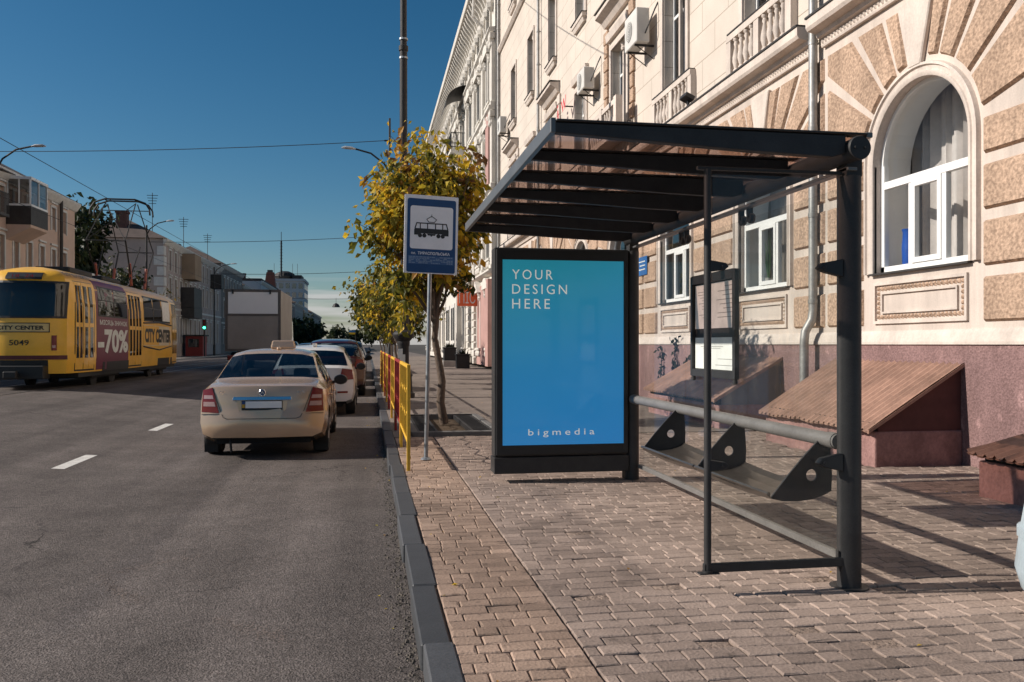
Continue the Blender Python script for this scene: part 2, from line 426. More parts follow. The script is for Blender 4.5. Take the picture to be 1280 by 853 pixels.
# kerb: separate granite lengths, slightly out of line
b = MB(); y = -6.0
while y < 130:
    l = rnd.uniform(.95, 1.05) if y < 40 else 4.0
    b.tint = rnd.uniform(.75, 1.3)
    dx = rnd.uniform(-.010, .010); dz = rnd.uniform(-.007, .007)
    b.box(.25 + dx, .395 + dx, y, y + l - .008, -.3, .004 + dz); y += l
structure(b.build('kerb', M['kerb'], bevel=.009, tint=True))
b = MB(); b.box(-17.2, -17, -12, 500, -.3, .13)
structure(b.build('kerb', M['stone_grey']))
b = MB(); b.quad((-60, -12, .115), (-17.2, -12, .115), (-17.2, 500, .115), (-60, 500, .115))
structure(b.build('pavement', M['asphalt_walk']))
b = MB()
b.quad((.39, -6, -.022), (7.3, -6, -.022), (7.3, 12.95, -.022), (.39, 12.95, -.022))
structure(b.build('paving_bed', M['sand']))
b = MB()
TP = [(0.72, 2.02, 13.05, 16.2)]
xs0, xs1 = .39, 7.3
b.quad((2.02, 12.95, 0), (xs1, 12.95, 0), (xs1, 16.2, 0), (2.02, 16.2, 0))
b.quad((xs0, 12.95, 0), (.72, 12.95, 0), (.72, 16.2, 0), (xs0, 16.2, 0))
b.quad((.72, 12.95, 0), (2.02, 12.95, 0), (2.02, 13.05, 0), (.72, 13.05, 0))
b.quad((xs0, 16.2, 0), (xs1, 16.2, 0), (xs1, 160, 0), (xs0, 160, 0))
structure(b.build('pavement', M['asphalt_walk']))
b = MB(); b.quad((.72, 13.05, -.03), (2.02, 13.05, -.03), (2.02, 16.2, -.03), (.72, 16.2, -.03))
structure(b.build('tree_pit_soil', M['soil']))

# concrete block paving: rows run across the pavement, three lengths, worn and a little uneven
def ground_wave(x, y):
    return .012 * noise.noise((x * .55, y * .55, 3.1)) + .004 * noise.noise((x * 2.1, y * 2.1, 9.4)) - .004
missing = [(1.62, 3.78, .07), (2.12, 3.9, .08), (2.5, 3.62, .10), (2.05, 4.42, .06), (1.9, 3.7, .05), (2.75, 3.86, .06), (2.72, 4.7, .07), (1.45, 3.62, .05), (1.25, 4.6, .05), (1.75, 4.72, .05), (.86, 5.2, .05), (2.95, 4.5, .1), (1.55, 6.2, .04)]
M['crumble'] = mat('crumbled_paver', (.27, .205, .165), .95, var=.25, scale=12, bump=1.0, bscale=45, fine=.18, world=True, spec=.1)
b = MB(); b2 = MB()
y = 1.3; row = 0; G = .006
while y < 12.9:
    for (xa, xb, k, ws) in ((.40, .985, 0, (.115, .172, .172, .172)), (.992, 7.05, 1, (.172, .172, .115, .172, .2))):
        rh = .115
        x = xa
        while x < xb - .01:
            wd = rnd.choice(ws) * rnd.uniform(.97, 1.03)
            if x == xa: wd *= rnd.uniform(.45, 1)
            if xb - (x + wd) < .05: wd = xb - x
            cx, cy = x + wd / 2, y + rh / 2
            x += wd
            if 5.75 < cx and (8.9 < cy < 11.6 or 4.6 < cy < 7.0): continue
            z = ground_wave(cx, cy) + rnd.gauss(0, .0018)
            hole = False
            for (mx_, my_, mr_) in missing:
                d = math.hypot((cx - mx_), (cy - my_))
                if d < mr_ - .005: hole = True
            tx = rnd.gauss(0, .010); ty = rnd.gauss(0, .010)
            tgt = b
            tgt.tint = rnd.uniform(.82, 1.16) * (1 + .22 * noise.noise((cx * .8, cy * .8, 1.0)))
            if rnd.random() < .05: tgt.tint *= rnd.choice((.75, 1.18))
            kk = k
            if hole: kk = 2; z -= .004; tgt.tint = rnd.uniform(.9, 1.3); tx *= 2.2; ty *= 2.2
            hx, hy = wd / 2 - G / 2, rh / 2 - G / 2
            jx = rnd.uniform(-.002, .002); bv = .007
            ang = rnd.gauss(0, .012); ca, sa = math.cos(ang), math.sin(ang)
            def P(px_, py_, dz):
                qx, qy = px_ * ca - py_ * sa, px_ * sa + py_ * ca
                return (cx + qx, cy + qy + jx, z + dz + qx * tx + qy * ty)
            cut = [rnd.uniform(.6, 1.0) if rnd.random() > .07 else 2.4 for _ in range(4)]
            if hole: cut = [rnd.uniform(1.5, 5.5) for _ in range(4)]
            top = [P(sx * (hx - bv * c), sy * (hy - bv * c), 0) for (sx, sy), c in zip(((-1, -1), (1, -1), (1, 1), (-1, 1)), cut)]
            mid = [P(sx * hx, sy * hy, -bv * .8) for sx, sy in ((-1, -1), (1, -1), (1, 1), (-1, 1))]
            bot = [P(sx * hx, sy * hy, -.05) for sx, sy in ((-1, -1), (1, -1), (1, 1), (-1, 1))]
            fs = [(0, 1, 2, 3)] + [(4 + i, 4 + (i + 1) % 4, (i + 1) % 4, i) for i in range(4)] + [(8 + i, 8 + (i + 1) % 4, 4 + (i + 1) % 4, 4 + i) for i in range(4)]
            tgt.add(top + mid + bot, fs, kk)
    y += rh; row += 1
structure(b.build('block_paving', [M['paver_pink'], M['paver_grey'], M['crumble']], tint=True))
# ------------------------------------------------------------------ tram stop shelter
sh = thing('tram_stop_shelter', 'dark grey tram stop shelter with clear glass walls and brown see-through roof', 'shelter', (2.78, 4.5, 0))
A = M['anthracite']
def column(cx, cy, r=.068):
    b = MB()
    b.lathe([(r, 0), (r, 2.40)], (cx, cy, 0), 28)
    b.lathe([(r + .004, .0), (r + .004, .004)], (cx, cy, 0), 28)
    b.box(cx - .05, cx + .05, cy - .055, cy + .055, 2.395, 2.50)
    o = b.build('column', A, sh, smooth=40, bevel=.004)
    return o
column(2.78, 4.52); column(2.75, 8.52)
b = MB()   # base fin of the near column
b.prism([(2.70, 4.50, .22), (2.70, 4.50, .13), (2.745, 4.50, 0.0), (2.79, 4.50, 0.0)], (0, .03, 0))
b.lathe([(.11, -.01), (.11, .006)], (2.78, 4.52, 0), 20)
b.build('column_foot', A, sh)
b = MB(); b.lathe([(.0, 4.315), (.064, 4.316), (.068, 4.325), (.068, 4.345), (.063, 4.35), (.063, 8.50), (.068, 8.51), (.068, 8.56)], (2.725, 0, 2.525), 28, axis='y')
for dz in (-.03, .03): b.lathe([(.009, 4.306), (.009, 4.318)], (2.725 + dz, 0, 2.525), 8, axis='y')
b.build('roof_tube', A, sh, smooth=40)
b = MB()
b.box(.955, .985, 4.36, 8.34, 2.545, 2.625)
b.box(2.79, 2.83, 4.36, 8.34, 2.595, 2.625)
b.box(2.73, 2.79, 4.45, 8.45, 2.425, 2.445)
b.build('roof_edge', M['anthracite_light'], sh, bevel=.003)
for i in range(7):
    y = 4.385 + i * (8.315 - 4.385) / 6
    b = MB(); hw = .022 if 0 < i < 6 else .028
    b.prism([(.985, y - hw, 2.60), (2.66, y - hw, 2.60), (2.66, y - hw, 2.50), (2.58, y - hw, 2.475), (2.1, y - hw, 2.49), (.985, y - hw, 2.545)], (0, hw * 2, 0))
    b.box(.985, 2.79, y - hw - .012, y + hw + .012, 2.605, 2.617)
    b.build('roof_beam', A, sh, bevel=.003)
b = MB(); b.box(.985, 2.80, 4.42, 8.30, 2.6, 2.604)
b.build('roof_panel', M['roof_poly'], sh)
# end wall
b = MB(); b.lathe([(.021, .135), (.021, 2.41)], (1.895, 4.5, 0), 14); b.lathe([(.03, .128), (.03, .14)], (1.895, 4.5, 0), 12)
b.build('end_post', A, sh, smooth=40)
b = MB(); b.box(1.87, 2.73, 4.485, 4.515, .128, .178); b.box(1.84, 1.96, 4.475, 4.525, .120, .1275)
b.build('bottom_rail', A, sh, bevel=.003)
b = MB(); b.box(1.83, 2.72, 4.488, 4.512, 2.405, 2.425)
b.build('top_rail', A, sh, bevel=.003)
b = MB(); b.box(1.925, 2.70, 4.497, 4.505, .178, 2.385)
b.build('end_glass', M['clear'], sh)
# back wall
for (a, c) in ((4.62, 5.895), (5.905, 7.145), (7.155, 8.42)):
    b = MB(); b.box(2.80, 2.808, a, c, .165, 2.36)
    b.build('back_glass', M['clear'], sh)
b = MB(); b.box(2.785, 2.825, 4.58, 8.45, .125, .165)
for y in (5.9, 7.15): b.box(2.783, 2.8, y - .006, y + .006, .123, .168)
b.build('base_strip', M['rail_grey'], sh, bevel=.002)
for (x, y, z) in ((2.77, 5.84, 2.39), (2.77, 5.98, 2.39), (2.77, 7.09, 2.39), (2.77, 7.22, 2.39)):
    b = MB(); b.lathe([(.034, -.02), (.038, -.014), (.038, .014), (.034, .02)], (x + .03, y, z - .035), 14, axis='x'); b.box(x, x + .04, y - .012, y + .012, z - .03, z + .05)
    b.build('glass_clamp', M['black'], sh, smooth=40)
for z in (.78 - .05, 1.86):
    b = MB(); b.prism([(2.56, 4.478, z), (2.585, 4.478, z + .03), (2.72, 4.478, z + .055), (2.72, 4.478, z - .05), (2.60, 4.478, z - .022)], (0, .045, 0)); b.lathe([(.012, 4.47), (.012, 4.478)], (2.60, 0, z + .004), 8, axis='y')
    b.build('glass_clamp', M['black'], sh, bevel=.004)
    b = MB(); b.prism([(1.905, 4.478, z - .03), (1.905, 4.478, z + .035), (2.0, 4.478, z + .02), (2.015, 4.478, z), (1.99, 4.478, z - .02)], (0, .045, 0)); b.lathe([(.009, 4.47), (.009, 4.478)], (1.975, 0, z), 8, axis='y')
    b.build('glass_clamp', M['black'], sh, bevel=.004)
# leaning rail and bench
b = MB(); b.lathe([(.0, 4.56), (.044, 4.561), (.044, 8.50), (.0, 8.501)], (2.74, 0, .845), 20, axis='y', cap=False)
b.lathe([(.049, 4.58), (.049, 4.66)], (2.74, 0, .845), 20, axis='y'); b.lathe([(.049, 8.30), (.049, 8.46)], (2.74, 0, .845), 20, axis='y')
b.build('leaning_rail', M['rail_grey'], sh, smooth=40)
def bracket(y):
    out = [(2.70, .835), (2.60, .735), (2.50, .625), (2.395, .50), (2.40, .488), (2.47, .472), (2.56, .468), (2.66, .478), (2.74, .503), (2.785, .525), (2.79, .62), (2.785, .72), (2.775, .82)]
    hole = [(2.655 + .036 * math.cos(t * math.pi / 8), .625 + .036 * math.sin(t * math.pi / 8)) for t in range(16)]
    bm = bmesh.new()
    vo = [bm.verts.new((x, y, z)) for x, z in out]; vh = [bm.verts.new((x, y, z)) for x, z in hole]
    eds = [bm.edges.new((l[i], l[(i + 1) % len(l)])) for l in (vo, vh) for i in range(len(l))]
    r = bmesh.ops.triangle_fill(bm, edges=eds, use_beauty=True)
    fs = [tuple(v.index for v in f.verts) for f in bm.faces]; bm.verts.index_update()
    fs = [tuple(v.index for v in f.verts) for f in bm.faces]
    vs = [tuple(v.co) for v in bm.verts]; bm.free()
    n = len(vs); no = len(out)
    b = MB(); th = .014
    sides = []
    for base, ln in ((0, no), (no, 16)):
        sides += [(base + i, base + (i + 1) % ln, base + (i + 1) % ln + n, base + i + n) for i in range(ln)]
    b.add(vs + [(x, yy + th, z) for x, yy, z in vs], fs + [tuple(i + n for i in reversed(f)) for f in fs] + sides)
    return b.build('bench_bracket', A, sh)
for y in (4.72, 5.90, 7.12): bracket(y)
for (a, c) in ((4.738, 5.895), (5.918, 7.115)):
    pr = [(2.385, .515), (2.40, .488), (2.47, .475), (2.56, .474), (2.66, .486), (2.74, .512), (2.775, .54)]
    b = MB(); m = 14
    for j in range(m):
        y0 = a + (c - a) * j / m; y1 = a + (c - a) * (j + 1) / m
        for i in range(len(pr) - 1):
            dz0 = -.02 * math.sin(math.pi * j / m); dz1 = -.02 * math.sin(math.pi * (j + 1) / m)
            b.quad((pr[i][0], y0, pr[i][1] + dz0 + .003), (pr[i + 1][0], y0, pr[i + 1][1] + dz0 + .003), (pr[i + 1][0], y1, pr[i + 1][1] + dz1 + .003), (pr[i][0], y1, pr[i][1] + dz1 + .003))
            b.quad((pr[i][0], y0, pr[i][1] + dz0 - .003), (pr[i][0], y1, pr[i][1] + dz1 - .003), (pr[i + 1][0], y1, pr[i + 1][1] + dz1 - .003), (pr[i + 1][0], y0, pr[i + 1][1] + dz0 - .003))
    b.tube([(2.385, a, .515), (2.385, c, .515)], .012, 8)
    b.build('bench_seat', M['seat_metal'], sh, smooth=60)

# ------------------------------------------------------------------ advertising case at the far end of the shelter
ad = thing('advertising_case', 'tall black advertising case with a glowing blue poster reading YOUR DESIGN HERE', 'advertising display', (1.98, 8.6, 0))
b = MB()
b.box(1.27, 2.69, 8.47, 8.68, .27, 2.41)
b.build('case', A, ad, bevel=.012, seg=2)
b = MB(); b.box(1.265, 2.69, 8.455, 8.70, .095, .262); b.box(2.665, 2.705, 8.50, 8.62, 0, .1)
b.build('base', A, ad, bevel=.006)
b = MB()
for (x0, x1, z0, z1) in ((1.29, 1.352, .29, 2.39), (2.635, 2.68, .29, 2.39), (1.352, 2.635, .29, .385), (1.352, 2.635, 2.285, 2.39)):
    b.box(x0, x1, 8.452, 8.469, z0, z1)
b.build('door_frame', M['black'], ad, bevel=.003)
pm = bpy.data.materials.new('poster_print'); nt, N, L = nodes_of(pm); bs = N['Principled BSDF']
tc = N.new('ShaderNodeTexCoord'); sp = N.new('ShaderNodeSeparateXYZ'); L.new(tc.outputs['Object'], sp.inputs[0])
ma = N.new('ShaderNodeMath'); ma.operation = 'MULTIPLY_ADD'; ma.inputs[1].default_value = -.28; L.new(sp.outputs['X'], ma.inputs[0]); L.new(sp.outputs['Z'], ma.inputs[2])
mr = N.new('ShaderNodeMapRange'); mr.inputs['From Min'].default_value = .35; mr.inputs['From Max'].default_value = 2.3; L.new(ma.outputs[0], mr.inputs['Value'])
cr = N.new('ShaderNodeValToRGB'); cr.color_ramp.elements[0].color = (.022, .22, .53, 1); cr.color_ramp.elements[1].color = (.020, .26, .36, 1)
e = cr.color_ramp.elements.new(.45); e.color = (.020, .225, .475, 1)
L.new(mr.outputs[0], cr.inputs[0]); L.new(cr.outputs[0], bs.inputs['Base Color']); L.new(cr.outputs[0], bs.inputs['Emission Color'])
bs.inputs['Emission Strength'].default_value = .50; bs.inputs['Roughness'].default_value = .35
b = MB(); b.box(1.345, 2.64, 8.462, 8.4675, .375, 2.295)
po = b.build('poster', pm, ad)
M['letter_lit'] = emit('lettering_pale', (.74, .74, .68), .38)
for s, z, wd in (('YOUR', 2.085, .425), ('DESIGN', 1.935, .575), ('HERE', 1.785, .395)):
    t = text_mesh(s, (1.452, 8.4615, z), (1, 0, 0), (0, 0, 1), wd, .100, space=1.35, depth=.001)
    t.build('poster_lettering', M['letter_lit'], po)
t = text_mesh('bigmedia', (1.62, 8.4615, .463), (1, 0, 0), (0, 0, 1), .70, .085, space=1.5, depth=.001)
t.build('poster_lettering', M['letter_lit'], po)
b = MB(); b.box(1.352, 2.635, 8.458, 8.4605, .385, 2.285)
b.build('cover_glass', glass('case_glass', (.97, .98, .98), .0, .05, graze=.2, base=.012), ad)

# ------------------------------------------------------------------ timetable hanging inside the back glass
tt = thing('timetable_board', 'narrow framed timetable board hanging on the back glass of the shelter', 'timetable', (2.77, 6.47, 1.6))
b = MB()
for (y0, y1, z0, z1) in ((6.03, 6.07, 1.15, 2.0), (6.88, 6.92, 1.15, 2.0), (6.07, 6.88, 1.93, 2.0), (6.07, 6.88, 1.15, 1.21)):
    b.box(2.755, 2.795, y0, y1, z0, z1)
b.box(2.788, 2.796, 6.07, 6.88, 1.21, 1.93)
for y in (6.06, 6.89): b.lathe([(.02, 1.11), (.02, 1.16)], (2.775, y, 0), 8)
b.build('frame', M['anthracite'], tt, bevel=.003)
b = MB(); b.box(2.782, 2.787, 6.08, 6.87, 1.55, 1.92); b.build('timetable_sheet', M['paper_dim'], tt)
b = MB(); b.box(2.782, 2.787, 6.08, 6.87, 1.215, 1.475); b.build('timetable_sheet', M['paper'], tt)
b = MB()
for i in range(11): b.box(2.7805, 2.782, 6.56, 6.56 + rnd.uniform(.12, .26), 1.88 - i * .024, 1.884 - i * .024)
for i in range(8): b.box(2.7805, 2.782, 6.13, 6.13 + rnd.uniform(.1, .3), 1.88 - i * .035, 1.885 - i * .035)
for (y0, y1, z) in ((6.3, 6.75, 1.40), (6.35, 6.7, 1.385), (6.12, 6.4, 1.30), (6.1, 6.45, 1.25)): b.box(2.7805, 2.782, y0, y1, z, z + .004)
b.build('printed_lines', M['ink'], tt)

# ------------------------------------------------------------------ litter bin at the right edge
lb = thing('litter_bin', 'pale blue grey rounded litter bin standing on the paving beside the shelter', 'litter bin', (3.735, 3.72, 0))
M['bin'] = mat('bin_plastic', (.36, .43, .47), .45, var=.14, scale=7, fine=.06)
b = MB(); b.lathe([(.20, .07), (.33, .08), (.385, .13), (.415, .24), (.395, .40), (.405, .405), (.405, .45), (.388, .455), (.34, .75), (.30, .98), (.31, .985), (.31, 1.03), (.28, 1.05)], (3.735, 3.72, 0), 40)
b.build('body', M['bin'], lb, smooth=35)
b = MB(); b.lathe([(.17, 0), (.2, .07), (.30, .075)], (3.735, 3.72, 0), 24); b.build('foot', M['galv'], lb, smooth=35)
b = MB(); b.lathe([(.315, 1.03), (.31, 1.08), (.24, 1.2), (.12, 1.25), (.0, 1.26)], (3.735, 3.72, 0), 36, cap=False); b.build('lid', M['bin'], lb, smooth=50)
b = MB(); b.obox(Matrix.Translation((3.735 - .412 * .90, 3.72 - .412 * .44, .27)) @ Matrix.Rotation(Rd(26), 4, 'Z'), .03, .05, .10); b.build('latch', M['black'], lb, bevel=.01)
# ------------------------------------------------------------------ the long cream building beside the shelter
FX = 7.0
bd = thing('apartment_building', 'long cream stucco building with arched ground floor windows and rough tan stone blocks behind the shelter', 'building', (7.0, 4.0, 0))
cent = [9.8 + 4.35 * k for k in range(-1, 8)]          # window axes along the street
Y0, Y1, ZT = cent[0] - 2.175, 44.6, 21.0
HB = 2.175
um = mat('ashlar_stucco', (.605, .532, .46), .9, var=.09, scale=.8, bump=.08, bscale=40, fine=.05, world=True, spec=.15)
nt, N, L = nodes_of(um); bs = N['Principled BSDF']
ge = N.new('ShaderNodeNewGeometry'); sp = N.new('ShaderNodeSeparateXYZ'); cb = N.new('ShaderNodeCombineXYZ')
L.new(ge.outputs['Position'], sp.inputs[0]); L.new(sp.outputs['Y'], cb.inputs['X']); L.new(sp.outputs['Z'], cb.inputs['Y'])
bt = N.new('ShaderNodeTexBrick'); bt.inputs['Scale'].default_value = 1; bt.inputs['Mortar Size'].default_value = .012
bt.inputs['Brick Width'].default_value = 1.3; bt.inputs['Row Height'].default_value = .62; bt.inputs['Mortar Smooth'].default_value = .3
L.new(cb.outputs[0], bt.inputs['Vector'])
old = bs.inputs['Base Color'].links[0].from_socket
mxx = N.new('ShaderNodeMix'); mxx.data_type = 'RGBA'; L.new(bt.outputs['Fac'], mxx.inputs['Factor']); L.new(old, mxx.inputs['A']); mxx.inputs['B'].default_value = (.40, .335, .27, 1)
L.new(mxx.outputs['Result'], bs.inputs['Base Color'])
bb = N.new('ShaderNodeBump'); bb.inputs['Strength'].default_value = .5; bb.inputs['Distance'].default_value = .02; bb.invert = True
L.new(bt.outputs['Fac'], bb.inputs['Height']); L.new(bb.outputs['Normal'], bs.inputs['Normal'])
M['ashlar'] = um

ZS, RI = 3.9, .95     # arch springing, opening radius
def boxclip(a, hw, zt):
    """point where a ray at angle a (from horizontal) leaves the bay rectangle above the springing"""
    c, s = math.cos(a), math.sin(a)
    t = min(hw / abs(c) if abs(c) > 1e-6 else 1e9, zt / s if s > 1e-6 else 1e9)
    return (c * t, s * t)
# ground floor wall with arched openings
b = MB()
ZG = 6.02
ca = math.atan2(ZG - ZS, HB)
angs = sorted(set([i * math.pi / 24 for i in range(25)] + [ca, math.pi - ca]))
for c in cent:
    for (y0, y1, z0, z1) in ((c - HB, c - RI, 1.42, ZS), (c + RI, c + HB, 1.42, ZS), (c - RI, c + RI, 1.42, 2.39)):
        b.quad((FX, y0, z0), (FX, y0, z1), (FX, y1, z1), (FX, y1, z0))
    for a0, a1 in zip(angs, angs[1:]):
        o0, o1 = boxclip(a0, HB, ZG - ZS), boxclip(a1, HB, ZG - ZS)
        i0, i1 = (RI * math.cos(a0), RI * math.sin(a0)), (RI * math.cos(a1), RI * math.sin(a1))
        b.quad((FX, c + i0[0], ZS + i0[1]), (FX, c + o0[0], ZS + o0[1]), (FX, c + o1[0], ZS + o1[1]), (FX, c + i1[0], ZS + i1[1]))
        b.quad((FX, c + i0[0], ZS + i0[1]), (FX, c + i1[0], ZS + i1[1]), (FX + .16, c + i1[0], ZS + i1[1]), (FX + .16, c + i0[0], ZS + i0[1]))
    for s in (-1, 1):
        b.quad((FX, c + s * RI, 2.39), (FX + .16, c + s * RI, 2.39), (FX + .16, c + s * RI, ZS), (FX, c + s * RI, ZS))
    b.quad((FX, c - RI, 2.39), (FX, c + RI, 2.39), (FX + .16, c + RI, 2.42), (FX + .16, c - RI, 2.42))
b.quad((FX, cent[-1] + HB, 1.42), (FX, Y1, 1.42), (FX, Y1, ZG), (FX, cent[-1] + HB, ZG))
b.build('ground_floor_wall', M['cream'], bd)
# plinth, slightly proud, and the base band
b = MB(); b.box(FX - .06, FX + .3, Y0, Y1, -.3, 1.415)
b.build('plinth', M['plinth'], bd)
b = MB(); b.profile_y([(FX - .085, 1.417), (FX + .02, 1.417), (FX + .02, 1.60), (FX - .02, 1.60), (FX - .045, 1.56), (FX - .085, 1.45)], Y0, Y1)
b.build('base_band', M['cream_trim'], bd)
# upper walls with rectangular openings
def band(b, z0, z1, oz0, oz1, hw, x=FX, dep=.3):
    for c in cent:
        for (a, e, p, q) in ((c - HB, c - hw, z0, z1), (c + hw, c + HB, z0, z1), (c - hw, c + hw, z0, oz0), (c - hw, c + hw, oz1, z1)):
            b.quad((x, a, p), (x, a, q), (x, e, q), (x, e, p))
        for s in (-1, 1): b.quad((x, c + s * hw, oz0), (x + dep, c + s * hw, oz0), (x + dep, c + s * hw, oz1), (x, c + s * hw, oz1))
        b.quad((x, c - hw, oz0), (x, c + hw, oz0), (x + dep, c + hw, oz0), (x + dep, c - hw, oz0))
        b.quad((x, c - hw, oz1), (x, c + hw, oz1), (x + dep, c + hw, oz1), (x + dep, c - hw, oz1))
    e = cent[-1] + HB
    b.quad((x, e, z0), (x, e, z1), (x, Y1, z1), (x, Y1, z0))
b = MB()
band(b, ZG, 11.9, 7.42, 9.95, .72); band(b, 11.9, 17.2, 12.25, 14.9, .62); band(b, 17.2, ZT, 17.95, 20.1, .62)
b.build('upper_wall', M['ashlar'], bd)
b = MB(); b.box(FX + .02, FX + 11, Y0, Y0 + .3, -.3, ZT - .02); b.box(FX + .02, FX + 11, Y1 - .3, Y1 - .01, -.3, ZT - .02); b.box(FX + 10.7, FX + 11, Y0, Y1, -.3, ZT); b.box(FX + .4, FX + 11, Y0, Y1, ZT - .3, ZT - .01)
b.build('rear_walls', M['cream'], bd)
# rough stone blocks: pier courses and the fan round every arch
SB = [MB()]
def stone(poly, pr=.05, ins=.028):
    cy = sum(p[0] for p in poly) / len(poly); cz = sum(p[1] for p in poly) / len(poly)
    n = len(poly)
    ar = sum(poly[i][0] * poly[(i + 1) % n][1] - poly[(i + 1) % n][0] * poly[i][1] for i in range(n))
    if ar < 0: poly = poly[::-1]
    top = []
    for i in range(n):
        p, q, r = Vector(poly[i - 1]), Vector(poly[i]), Vector(poly[(i + 1) % n])
        d1 = (q - p).normalized(); d2 = (r - q).normalized()
        n1 = Vector((-d1.y, d1.x)); n2 = Vector((-d2.y, d2.x)); k = 1 + n1.dot(n2)
        o = q + (n1 + n2) * (ins / max(k, .3)); top.append(o)
    vs = [(FX - .001, p[0], p[1]) for p in poly] + [(FX - pr, p[0], p[1]) for p in top]
    fs = [tuple(range(2 * n - 1, n - 1, -1))] + [(i, i + n, (i + 1) % n + n, (i + 1) % n) for i in range(n)]
    SB[0].add(vs, fs)
for ci, c in enumerate(cent):
    SB[0] = MB()
    ya, yb = c + 1.20, c + 2 * HB - 1.20
    if c == cent[-1]: yb = Y1 - .4
    for i in range(4):
        z0 = 1.68 + .645 * i
        z1 = z0 + .52
        if i == 3: z1 = z0 + .42
        if ci == 1 or ci % 2:   # a joint behind the drain pipe
            m = (ya + yb) / 2
            stone([(ya, z0), (m - .06, z0), (m - .06, z1), (ya, z1)]); stone([(m + .06, z0), (yb, z0), (yb, z1), (m + .06, z1)])
        else:
            stone([(ya, z0), (yb, z0), (yb, z1), (ya, z1)])
        if ci == 0: stone([(c - HB, z0), (c - 1.2, z0), (c - 1.2, z1), (c - HB, z1)])
    hw, zt = HB - .07, 5.86 - ZS
    for (d0, d1) in ((10.5, 18.5), (21.5, 34), (37.5, 52.5), (56, 77)):
        for s in (1, -1):
            aa0, aa1 = Rd(90 - d1), Rd(90 - d0)
            r = 1.20
            inner = [(r * math.cos(a), r * math.sin(a)) for a in [aa1 + (aa0 - aa1) * t / 4 for t in range(5)]]
            out = [boxclip(aa0, hw, zt)]
            cc = math.atan2(zt, hw)
            if aa0 < cc < aa1: out.append((hw, zt))
            out.append(boxclip(aa1, hw, zt))
            poly = inner + out
            stone([(c + s * y, ZS + z) for y, z in poly])
    SB[0].build('rusticated_stone', M['tan'], bd)
# keystones and arch mouldings
for c in cent:
    b = MB(); b.prism([(FX, c - .12, ZS + 1.1), (FX, c + .12, ZS + 1.1), (FX, c + .36, 5.9), (FX, c - .36, 5.9)], (-.07, 0, 0)); b.build('keystone', M['cream_trim'], bd, bevel=.015)
prof = [(.95, FX + .03), (.95, FX - .03), (.985, FX - .05), (1.01, FX - .05), (1.02, FX - .03), (1.07, FX - .035), (1.085, FX - .065), (1.12, FX - .06), (1.13, FX)]
for c in cent:
    b = MB()
    path = [(1, 0, -1.5)] + [(math.cos(math.pi * i / 28), math.sin(math.pi * i / 28), 0) for i in range(29)] + [(-1, 0, -1.5)]
    vs = []; n = len(prof)
    for (cy, sz, dz) in path:
        for r, x in prof: vs.append((x, c + cy * r, ZS + sz * r + dz))
    b.add(vs, [(i * n + j, i * n + j + 1, (i + 1) * n + j + 1, (i + 1) * n + j) for i in range(len(path) - 1) for j in range(n - 1)])
    b.build('arch_moulding', M['cream_trim'], bd, smooth=30)
# panel with a beaded border under every window
for c in cent:
    b = MB(); b2 = MB()
    y0, y1, z0, z1 = c - .93, c + .93, 1.70, 2.27
    for (a, e, p, q) in ((y0, y1, z0, z0 + .04), (y0, y1, z1 - .04, z1), (y0, y0 + .04, z0 + .04, z1 - .04), (y1 - .04, y1, z0 + .04, z1 - .04)):
        b.box(FX - .035, FX - .001, a, e, p, q)
    for (a, e, p, q) in ((y0 + .17, y1 - .17, z0 + .14, z0 + .165), (y0 + .17, y1 - .17, z1 - .165, z1 - .14), (y0 + .17, y0 + .195, z0 + .165, z1 - .165), (y1 - .195, y1 - .17, z0 + .165, z1 - .165)):
        b.box(FX - .03, FX - .001, a, e, p, q)
    k = 0
    def bead(y, z):
        b2.add([(FX - .002, y - .032, z - .032), (FX - .002, y + .032, z - .02), (FX - .002, y + .03, z + .034), (FX - .002, y - .02, z + .03), (FX - .038, y, z)], [(0, 1, 4), (1, 2, 4), (2, 3, 4), (3, 0, 4)])
    for i in range(24): bead(y0 + .09 + i * (y1 - y0 - .18) / 23, z0 + .09); bead(y0 + .09 + i * (y1 - y0 - .18) / 23, z1 - .09)
    for i in range(1, 6): bead(y0 + .09, z0 + .09 + i * .065); bead(y1 - .09, z0 + .09 + i * .065)
    o = b.build('panel_border', M['cream_trim'], bd); b2.build('panel_beading', M['tan'], o)
# cornice over the ground floor, broken for the drain pipes
PIPES = (12.17, 25.0, 34.0)
b = MB(); b2 = MB(); b3 = MB()
cuts = [Y0] + [v for p in PIPES[:1] for v in (p - .13, p + .13)] + [Y1]
for a, e in zip(cuts[::2], cuts[1::2]):
    b.profile_y([(FX + .02, 6.02), (FX - .06, 6.02), (FX - .07, 6.05), (FX - .07, 6.15), (FX - .14, 6.16), (FX - .16, 6.22), (FX - .30, 6.25), (FX - .33, 6.30), (FX - .33, 6.43), (FX + .02, 6.45)], a, e)
    b3.box(FX - .35, FX + .01, a, e, 6.433, 6.463)
y = Y0
while y < Y1:
    if not any(abs(y - p) < .15 for p in PIPES[:1]):
        b2.add([(FX - .066, y, 6.055), (FX - .066, y + .05, 6.055), (FX - .066, y + .07, 6.145), (FX - .066, y + .02, 6.145), (FX - .105, y + .035, 6.10)], [(0, 4, 1), (1, 4, 2), (2, 4, 3), (3, 4, 0)])
    y += .085
b.build('cornice', M['cream_trim'], bd); b2.build('rope_moulding', M['cream_trim'], bd); b3.build('cornice_flashing', M['flashing'], bd)
b = MB(); b.profile_y([(FX + .01, 17.0), (FX - .08, 17.0), (FX - .18, 17.12), (FX - .18, 17.2), (FX + .01, 17.24)], Y0, Y1)
b.build('string_course', M['cream_trim'], bd)
